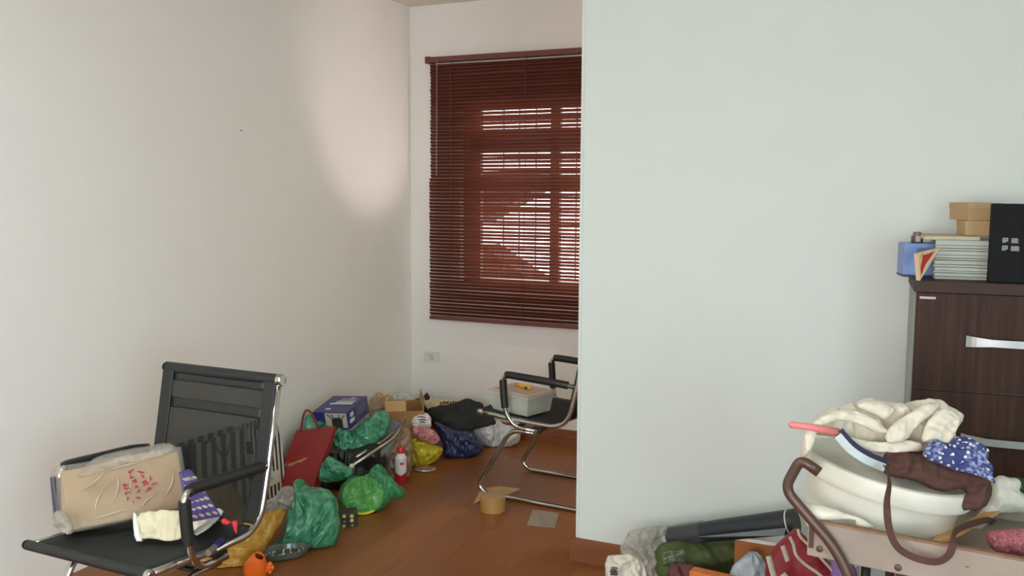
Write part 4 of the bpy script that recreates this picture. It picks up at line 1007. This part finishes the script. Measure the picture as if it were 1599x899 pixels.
# ------------------------------------------------------------------ cart with cream boards
YC = 2.28
m_cb = mat('chipped cream paint', srgb(156, 146, 132), .6, var=.10, scale=9)
def chipped():
    m = bpy.data.materials.new('chipped cream paint on board'); m.use_nodes = True; nt = m.node_tree; N = nt.nodes; L = nt.links; p = N['Principled BSDF']
    tc = N.new('ShaderNodeTexCoord')
    nz = N.new('ShaderNodeTexNoise'); nz.inputs['Scale'].default_value = 46; nz.inputs['Detail'].default_value = 5; L.new(tc.outputs['Object'], nz.inputs['Vector'])
    r1 = ramp_node(N, [(.0, (0, 0, 0, 1)), (.70, (0, 0, 0, 1)), (.73, (1, 1, 1, 1))], 'LINEAR'); L.new(nz.outputs['Fac'], r1.inputs[0])
    n2 = N.new('ShaderNodeTexNoise'); n2.inputs['Scale'].default_value = 5; L.new(tc.outputs['Object'], n2.inputs['Vector'])
    r2 = ramp_node(N, [(.3, srgb(140, 129, 117)), (.7, srgb(157, 146, 134))], 'LINEAR'); L.new(n2.outputs['Fac'], r2.inputs[0])
    mx = N.new('ShaderNodeMix'); mx.data_type = 'RGBA'; L.new(r1.outputs[0], mx.inputs[0]); L.new(r2.outputs[0], mx.inputs[6]); mx.inputs[7].default_value = srgb(96, 78, 64)
    L.new(mx.outputs[2], p.inputs['Base Color']); p.inputs['Roughness'].default_value = .55; return m
m_chip = chipped()
m_tube = mat('brown enamel tube', srgb(86, 66, 56), .35, metal=.2, var=.12, scale=14)
zT = on_y(1300, 817, YC).z; zB = on_y(1335, 877, YC).z; xL = on_y(1262, 830, YC).x
t = thing('serving_cart', 'old cart with chipped cream boards and a brown tubular frame', 'cart', (xL, YC, 0))
xR, yb = .62, YC+.50
fb = MB().bx(xL, xR, YC-.007, YC+.007, zB, zT, bev=.003).build('side_board', m_chip, t)
MB().bx(xL, xR, YC-.0085, YC+.0085, zT-.001, zT+.005, bev=.001).build('worn_edge', mat('worn brown board edge', srgb(134, 104, 80), .7, var=.2), fb)
for (x, y) in ((1281, 856), (1405, 880)):
    q = on_y(x, y, YC-.008); MB().lathe([(.0001, -.002), (.008, -.002), (.008, .002), (.005, .004), (.0001, .004)], q, 16, Matrix.Rotation(PI/2, 3, 'X')).build('bolt', mat('rusty bolt', srgb(92, 74, 60), .5, metal=.4), fb, auto=SM)
MB().bx(xL, xR, yb-.007, yb+.007, zB, zT, bev=.003).build('side_board', m_chip, t)
MB().bx(xR-.014, xR, YC+.007, yb-.007, zB, zT).build('end_board', m_chip, t)
MB().bx(xL, xL+.014, YC+.007, yb-.007, zB, zT-.035).build('end_board', m_chip, t)
MB().bx(xL+.014, xR-.014, YC+.007, yb-.007, zB+.004, zB+.014).build('tray_bottom', m_cb, t)
for yy, D_ in ((YC-.025, 0), (yb+.025, 1)):
    pp = [on_y(x, y, YC-.025) for x, y in ((1282, 737), (1252, 717), (1226, 764), (1306, 852), (1331, 900))]
    pp = [V((p.x, yy, p.z)) for p in pp]+[V((pp[-1].x+.006, yy, .012))]
    MB().tube(fillet(pp, [.022, .03, .06, .03], 8), .0128, 14).build('tube_frame', m_tube, t, smooth=True)
    MB().tube([V((.52, yy, .012)), V((.52, yy, zT))], .0128, 14).build('tube_leg', m_tube, t, smooth=True)
q0 = on_y(1268, 815, YC-.012)
MB().bx(q0.x-.004, q0.x+.006, YC-.014, YC-.006, on_y(1268, 852, YC).z, on_y(1268, 812, YC).z).build('brown_strap', m_tube, t)
MB().tube([(on_y(1352, 890, YC+.03).x, YC+.02, zB), (on_y(1352, 890, YC+.03).x, YC+.02, .0)], .011, 12).build('dark_leg', m_brk, t, smooth=True)
zsf = zB-.085
MB().bx(on_y(1395, 890, YC+.06).x, xR, YC+.02, yb-.03, zsf-.16, zsf+.055, bev=.004).build('lower_drawer', m_cb, t)

t.rotation_euler.z = math.radians(-7)
# tub with lid
t = thing('storage_tub', 'white oval plastic tub with a thick rimmed lid sitting tilted in the cart', 'tub', (.0, YC+.2, zB))
m_tub = mat('white plastic tub', srgb(214, 214, 200), .4, var=.015)
TC = at(1383, 730, 2.375); Rt = Matrix.Rotation(math.radians(-13), 3, 'Z') @ Matrix.Rotation(math.radians(9), 3, 'Y') @ Matrix.Rotation(math.radians(-2), 3, 'X')
tx, ty = 1.0, .80
MB().lathe([(.0001, -.205), (.158, -.205), (.166, -.198), (.196, -.012), (.190, -.012), (.0001, -.02)], TC, 56, Rt, tx, ty).build('tub_body', m_tub, t, auto=SM)
MB().lathe([(.192, -.042), (.206, -.042), (.2105, -.036), (.2105, -.002), (.207, .005), (.200, .008), (.192, .0075), (.186, .004), (.10, .004), (.0001, .004)], TC, 56, Rt, tx, ty).build('tub_lid', m_tub, t, auto=SM)

m_cc = mat('cream cotton cloth', srgb(212, 206, 188), .9, var=.03, scale=30, sheen=.2)
t = bagthing('cotton_cloth', 'crumpled cream cotton cloth heaped on top of the white tub', 'cloth', m_cc,
    [(1254, 716), (1253, 692), (1257, 670), (1276, 648), (1310, 633), (1336, 628), (1350, 623), (1372, 626), (1396, 632), (1424, 628), (1449, 623), (1472, 629), (1488, 639), (1503, 653), (1494, 672), (1485, 696), (1460, 694), (1442, 704), (1410, 704), (1368, 708), (1340, 694), (1312, 682), (1284, 676), (1266, 684), (1262, 712)],
    (1380, 700, 2.33), lean=30, tf=.05, tb=.09, R=.06, amp=.022, freq=8, seed=21, s=.0045, pleat=(20, 40, .006, 6.0))
def sub(name, m, px, anchor, par, **k):
    o = puff(name, m, px, anchor, **k); o.parent = par; o.matrix_parent_inverse = Matrix.Translation(-par.location); return o
for px, an, sd in (([(1258, 704), (1256, 672), (1278, 651), (1310, 638), (1346, 642), (1374, 660), (1392, 676), (1370, 676), (1346, 662), (1318, 655), (1292, 660), (1276, 672), (1268, 704)], (1320, 655, 2.27), 1),
                   ([(1386, 692), (1382, 676), (1396, 660), (1424, 642), (1448, 628), (1470, 631), (1456, 646), (1432, 664), (1414, 690)], (1420, 662, 2.26), 2),
                   ([(1438, 688), (1446, 660), (1468, 637), (1488, 640), (1502, 654), (1492, 676), (1484, 694), (1462, 692)], (1465, 665, 2.25), 3),
                   ([(1290, 672), (1330, 682), (1352, 688), (1384, 690), (1412, 686), (1440, 690), (1440, 703), (1404, 706), (1366, 706), (1338, 696), (1300, 680)], (1380, 696, 2.26), 4),
                   ([(1336, 634), (1352, 624), (1384, 629), (1400, 640), (1384, 656), (1366, 646)], (1366, 640, 2.29), 5)):
    sub('cloth_fold', m_cc, px, an, t, lean=30, tf=.012, tb=.03, R=.035, amp=.007, freq=11, seed=40+sd, s=.0042)
# dish brush with pink handle
t = thing('dish_brush', 'brush with pink handle and pale blue back tucked under the cream cloth', 'brush', at(1300, 680, 2.27))
MB().tube([at(1237, 663, 2.25), at(1262, 666, 2.25), at(1309, 675, 2.25)], [.0085, .0085, .0105], 14, upv=(0, 0, 1)).build('handle', mat('pink plastic', srgb(226, 130, 126), .35, var=.03), t, smooth=True)
MB().ball(at(1237, 663, 2.25), .0088, 8).build('handle_tip', mat('pink plastic', srgb(226, 130, 126), .35), t, smooth=True)
pth = bez([at(1308, 680, 2.235), at(1328, 702, 2.22), at(1352, 718, 2.215), at(1380, 730, 2.22)], 8)
MB().ribbon(pth, .019, .010, V((0, -.8, .35))).build('brush_back', mat('pale blue plastic', srgb(176, 188, 188), .35, var=.03), t, smooth=False)
MB().ribbon([p+V((.005, .012, .012)) for p in pth], .012, .010, V((0, -.8, .35))).build('bristles', mat('dark navy bristles', srgb(34, 36, 66), .8), t)
m_br = mat('dark brown cotton', srgb(78, 50, 42), .85, var=.1, scale=30)
t = bagthing('apron', 'dark brown cotton apron with long ties draped over the tub edge', 'apron', m_br,
    [(1378, 712), (1388, 703), (1402, 702), (1438, 709), (1473, 722), (1513, 730), (1540, 740), (1550, 760), (1549, 776), (1535, 794), (1516, 796), (1503, 792), (1504, 778), (1514, 764), (1497, 761), (1478, 766), (1458, 760), (1440, 750), (1418, 746), (1394, 742), (1379, 732)],
    (1455, 752, 2.235), lean=32, tf=.012, tb=.05, R=.03, amp=.009, freq=12, seed=22)
def tie(pts, w):
    P = bez([at(*p) for p in pts], 8)
    o = MB().ribbon(P, w, .0018, [(-fw+rt*.5*math.sin(i*.18)) for i in range(len(P))]).build('apron_tie', m_br, None)
    o.parent = t; o.matrix_parent_inverse = Matrix.Translation(-t.location)
tie([(1383, 728, 2.19), (1389, 752, 2.13), (1385, 785, 2.10), (1388, 822, 2.085), (1400, 852, 2.075), (1425, 869, 2.07), (1460, 877, 2.06), (1480, 868, 2.055), (1489, 848, 2.055), (1492, 830, 2.10), (1510, 820, 2.16), (1540, 812, 2.25), (1552, 816, 2.28)], .016)
m_fl = None
def floral():
    m = bpy.data.materials.new('blue floral cotton'); m.use_nodes = True; nt = m.node_tree; N = nt.nodes; L = nt.links; p = N['Principled BSDF']
    tc = N.new('ShaderNodeTexCoord'); vo = N.new('ShaderNodeTexVoronoi'); vo.inputs['Scale'].default_value = 85; L.new(tc.outputs['Object'], vo.inputs['Vector'])
    r1 = ramp_node(N, [(.0, srgb(226, 226, 226)), (.28, srgb(226, 226, 226)), (.36, srgb(54, 64, 116))], 'LINEAR'); L.new(vo.outputs['Distance'], r1.inputs[0])
    nz = N.new('ShaderNodeTexNoise'); nz.inputs['Scale'].default_value = 120; L.new(tc.outputs['Object'], nz.inputs['Vector'])
    n3 = N.new('ShaderNodeTexNoise'); n3.inputs['Scale'].default_value = 18; L.new(tc.outputs['Object'], n3.inputs['Vector'])
    r3 = ramp_node(N, [(.42, (0, 0, 0, 1)), (.55, (1, 1, 1, 1))], 'LINEAR'); L.new(n3.outputs['Fac'], r3.inputs[0])
    r2 = ramp_node(N, [(.42, srgb(48, 60, 124)), (.60, srgb(150, 160, 194))], 'LINEAR'); L.new(nz.outputs['Fac'], r2.inputs[0])
    mx = N.new('ShaderNodeMix'); mx.data_type = 'RGBA'; L.new(r3.outputs[0], mx.inputs[0]); L.new(r1.outputs[0], mx.inputs[6]); L.new(r2.outputs[0], mx.inputs[7])
    L.new(mx.outputs[2], p.inputs['Base Color']); p.inputs['Roughness'].default_value = .85; return m
m_fl = floral()
bagthing('floral_cloth', 'dark blue cloth with white flowers lying over the brown apron', 'cloth', m_fl,
    [(1442, 710), (1446, 695), (1460, 684), (1472, 690), (1486, 694), (1490, 686), (1500, 680), (1520, 686), (1534, 697), (1545, 706), (1542, 720), (1549, 734), (1556, 758), (1540, 746), (1513, 738), (1488, 732), (1472, 725), (1452, 719)],
    (1495, 716, 2.20), lean=35, tf=.028, tb=.03, R=.04, amp=.018, freq=11, seed=23, chaikin=1)
bagthing('white_cloth', 'white cloth folded in the cart right of the floral cloth', 'cloth', mat('plain white cotton', srgb(208, 212, 200), .85, var=.02),
    [(1552, 748), (1560, 741), (1590, 746), (1595, 756), (1592, 768), (1606, 770), (1620, 785), (1610, 800), (1580, 800), (1556, 800), (1530, 830), (1504, 842), (1500, 828), (1530, 800), (1548, 780)],
    (1560, 795, 2.42), lean=20, tf=.03, tb=.04, R=.04, amp=.014, freq=8, seed=24)
p0, p1 = at(1462, 846, 2.20), at(1583, 781, 2.50)
d = (p1-p0); ln_ = d.length; d.normalize(); sd = d.cross(V((0, .5, 1))).normalized()
mb = MB(); vs = []; 
for k in range(17):
    u = k/16; wv = .013+.008*math.exp(-((u-.22)/.16)**2)
    vs.append((p0+d*ln_*u, wv*2 if u > .02 else .016))
mb.ribbon([q for q, _ in vs], [w2 for _, w2 in vs], .007, d.cross(sd))
o = mb.build('wooden_spatula', mat('pale beech wood', srgb(206, 158, 96), .5, var=.08, scale=10, stretch=(6, 1, 1)), origin=p0); tag(o, 'wooden spatula lying diagonally across the cart beside the tub', 'spatula')
bagthing('knitted_hat', 'pink and maroon knitted roll in the cart at the right edge', 'knitwear', mat('pink melange knit', srgb(164, 96, 104), .95, var=.5, scale=130, bump=.5),
    [(1543, 832), (1552, 828), (1590, 824), (1630, 822), (1640, 868), (1590, 868), (1556, 862), (1544, 852)], (1580, 850, 2.17), lean=10, tf=.04, tb=.04, R=.035, amp=.006, freq=20, seed=25)
q = at(1600, 830, 2.62); gh = max(.04, on_y(1600, 800, q.y).z-zB-.016)
o = MB().box(V((q.x+.06, q.y+.05, zB+.016+gh/2)), (.22, .10, gh), Matrix.Rotation(.1, 3, 'Z'), bev=.006).build('green_tin', mat('dark green tin', srgb(44, 84, 70), .5, var=.08), origin=(q.x+.06, q.y+.05, zB+.016)); tag(o, 'dark green box in the cart behind the pink knitted roll', 'box')
bagthing('cloth_liner', 'off-white paper liner folded over the cart edge under the tub', 'paper', mat('off white paper', srgb(224, 222, 204), .75, var=.02),
    [(1244, 786), (1256, 782), (1290, 792), (1340, 806), (1372, 826), (1338, 822), (1336, 810), (1290, 812), (1256, 808), (1246, 798)], (1300, 806, 2.245), lean=55, tf=.01, tb=.008, R=.02, amp=.006, freq=9, seed=26)

# ------------------------------------------------------------------ pile on the floor by the partition
t = thing('poster_roll', 'long dark roll wrapped in clear plastic at one end leaning along the partition', 'roll', at(1140, 830, 3.6))
a, b = at(1040, 837, 3.72), at(1232, 815, 3.40); e = at(1243, 813.5, 3.385)
m_roll = mat('dark charcoal vinyl', srgb(34, 40, 44), .45, var=.06)
MB().tube([a, a.lerp(b, .5), b], [.034, .0415, .046], 28).build('roll', m_roll, t, auto=SM)
MB().tube([b, b.lerp(e, .18)], .0463, 28).build('white_stripe', m_print, t, auto=SM)
MB().tube([b.lerp(e, .18), e], .046, 28).build('roll_end', m_roll, t, auto=SM)
MB().tube([a.lerp(b, -.005), a.lerp(b, .03)], .0352, 24).build('white_band', m_print, t, auto=SM)
mb = MB(); pth = [a.lerp(b, -.08+.40*k/26) for k in range(27)]
mb.tube(pth, [.037+.010*k/26+random.uniform(-.003, .003) for k in range(27)], 22)
for i, p in enumerate(mb.v): mb.v[i] = p+V((0, 0, 1))*0.004*noise.noise(p*40)
mb.build('plastic_sleeve', mat('glossy clear sleeve', srgb(196, 200, 196), .08, alpha=.07, coat=1.0), t, smooth=True)
fl_ = [at(1090, 838, 3.52), at(1228, 824, 3.34), at(1224, 836, 3.33), at(1110, 839, 3.52)]
MB().hexa(fl_, [p+V((0, .004, 0)) for p in fl_]).build('loose_edge', mat('grey vinyl edge', srgb(98, 104, 110), .5), t)
m_cbx = m_card
cbp = on_y(1190, 860, 3.50)
t = thing('cardboard_box', 'brown cardboard box with a white top edge against the partition under the dark roll', 'box', (cbp.x, 3.52, 0))
x0, x1 = on_y(1150, 850, 3.5).x, on_y(1235, 850, 3.5).x; zt_ = on_y(1190, 849, 3.46).z
MB().bx(x0, x1, 3.46, 3.63, .002, zt_, bev=.003).build('box_body', mat('orange brown cardboard', srgb(158, 100, 54), .8), t)
MB().bx(x0-.003, x1+.003, 3.457, 3.633, zt_, zt_+.014, bev=.002).build('white_lid_edge', m_white, t)
t = bagthing('fabric_bag', 'olive green fabric bag with a clear vinyl window lying under the dark roll', 'bag', mat('olive green canvas', srgb(70, 82, 42), .8, var=.12, scale=14),
    [(1022, 866), (1030, 848), (1052, 844), (1090, 842), (1130, 840), (1160, 842), (1174, 858), (1172, 880), (1160, 905), (1100, 925), (1050, 925), (1024, 900)], (1095, 900, 3.62), lean=30, tf=.10, tb=.10, amp=.016, freq=7, seed=31, zmin=.003, ymax=YP-.03, pleat=(-14, 26, .010, 3.0), R=.12)
pw = [(1036, 860), (1068, 858), (1072, 884), (1034, 884)]
o = puff('vinyl_window', mat('glossy clear vinyl', srgb(120, 126, 100), .06, alpha=.55, coat=1.0), pw, (1052, 880, 3.50), lean=30, tf=.012, tb=.006, R=.02, amp=.016, freq=26, chaikin=0)
o.parent = t; o.matrix_parent_inverse = Matrix.Translation(-t.location)
bagthing('plastic_bag', 'crumpled clear plastic bag slumped at the left end of the dark roll', 'plastic bag', film('frosted film', srgb(176, 174, 164), srgb(222, 220, 212), alpha=.6, scale=12),
    [(966, 858), (975, 842), (984, 828), (1006, 824), (1034, 820), (1044, 824), (1042, 836), (1022, 842), (1018, 852), (1028, 872), (1036, 892), (1044, 920), (1000, 930), (980, 890)], (1005, 890, 3.66), lean=22, tf=.04, tb=.05, amp=.02, freq=10, seed=32, zmin=.003, R=.06, ymax=YP-.03)
t = bagthing('paper_bag', 'cream paper bag with dark print on the floor at the end of the partition', 'paper bag', mat('off white kraft paper', srgb(206, 200, 184), .7, var=.03),
    [(945, 905), (944, 880), (950, 868), (966, 866), (982, 863), (1000, 872), (1008, 888), (1012, 920), (1000, 935), (950, 930)], (975, 905, 3.60), lean=20, tf=.025, tb=.05, amp=.018, freq=10, seed=33, zmin=.003, R=.03, chaikin=0)
mb = MB(); rr = random.Random(6)
for k in range(5): mb.tube([at(952+rr.uniform(0, 3), 886+2.6*k, 3.56), at(962+rr.uniform(0, 3), 887+2.6*k, 3.56)], .0024, 5)
o = mb.build('dark_print', m_ink, None); o.parent = t; o.matrix_parent_inverse = Matrix.Translation(-t.location)
bagthing('plastic_bag', 'white plastic bag peaked upright between the olive bag and the red bag', 'plastic bag', film('bluish white film', srgb(176, 188, 198), srgb(212, 220, 226), rough=.4, coat=.2, scale=10),
    [(1136, 910), (1140, 890), (1150, 876), (1162, 868), (1172, 858), (1182, 862), (1196, 876), (1204, 900), (1204, 930), (1140, 935)], (1170, 905, 3.40), lean=15, tf=.06, tb=.06, amp=.014, freq=7, seed=34, gather=(1173, 858), gamp=.010, gk=9, zmin=.003)
bagthing('cloth_pouch', 'dark maroon pouch on the floor below the olive bag', 'pouch', mat('dark maroon cloth', srgb(82, 34, 36), .6, var=.1),
    [(1044, 884), (1060, 880), (1086, 880), (1092, 900), (1090, 930), (1044, 930)], (1068, 905, 3.42), lean=15, tf=.03, tb=.04, R=.04, amp=.01, zmin=.003, seed=35)
q = at(1115, 905, 3.35)
o = MB().box((q.x, q.y, q.z/2+.012), (.17, .05, q.z+.024), Matrix.Rotation(math.radians(-6), 3, 'Z'), bev=.003).build('orange_box', mat('orange card', srgb(206, 110, 48), .5), origin=(q.x, q.y, 0)); tag(o, 'orange box on the floor in front of the olive green bag', 'box')
# red sports bag
t = bagthing('sports_bag', 'red bag with white piping standing beside the cart tube', 'bag', mat('red nylon', srgb(128, 20, 32), .55, var=.08),
    [(1200, 915), (1196, 888), (1203, 862), (1214, 848), (1232, 832), (1243, 822), (1252, 834), (1270, 852), (1292, 876), (1316, 902), (1318, 940), (1206, 940)], (1250, 905, 3.12), lean=25, tf=.06, tb=.08, amp=.008, freq=6, seed=36, R=.05, zmin=.003)
m_pip = mat('off white piping', srgb(178, 176, 162), .6)
def trim(pts, w, D0, name='piping'):
    P = bez([at(x, y, D0+(k_[0] if k_ else 0)) for x, y, *k_ in pts], 8)
    o = MB().ribbon(P, w, .005, -fw).build(name, m_pip, None, smooth=True); o.parent = t; o.matrix_parent_inverse = Matrix.Translation(-t.location)
trim([(1233, 838), (1239, 850), (1243, 866), (1256, 880), (1276, 894), (1290, 906)], .010, 2.985)
trim([(1246, 826), (1250, 838), (1268, 856), (1290, 880), (1312, 904)], .009, 3.0)
trim([(1222, 852), (1226, 864), (1230, 876)], .015, 2.985, 'white_patch')
trim([(1200, 868), (1204, 884), (1210, 906)], .018, 3.0, 'white_patch')
trim([(1222, 896), (1230, 906)], .02, 2.98, 'white_patch')
bagthing('purple_cloth', 'purple crumpled cloth seen behind the cart tube below the board', 'cloth', mat('purple cloth', srgb(122, 100, 146), .8, var=.08),
    [(1296, 880), (1306, 868), (1318, 872), (1334, 880), (1340, 910), (1300, 920)], (1318, 900, 3.0), lean=15, tf=.04, tb=.04, R=.04, amp=.012, seed=37, zmin=.003)
q = on_y(1290, 868, 3.28)
t = thing('carton', 'white carton standing on the floor behind the red bag under the cart', 'box', (q.x, 3.36, 0))
MB().bx(q.x-.07, q.x+.10, 3.28, 3.42, .002, q.z-.02, bev=.002).build('carton_body', m_white, t)
MB().bx(q.x-.073, q.x+.103, 3.277, 3.423, q.z-.02, q.z, bev=.002).build('carton_lid', mat('white carton lid', srgb(216, 216, 208), .6), t)
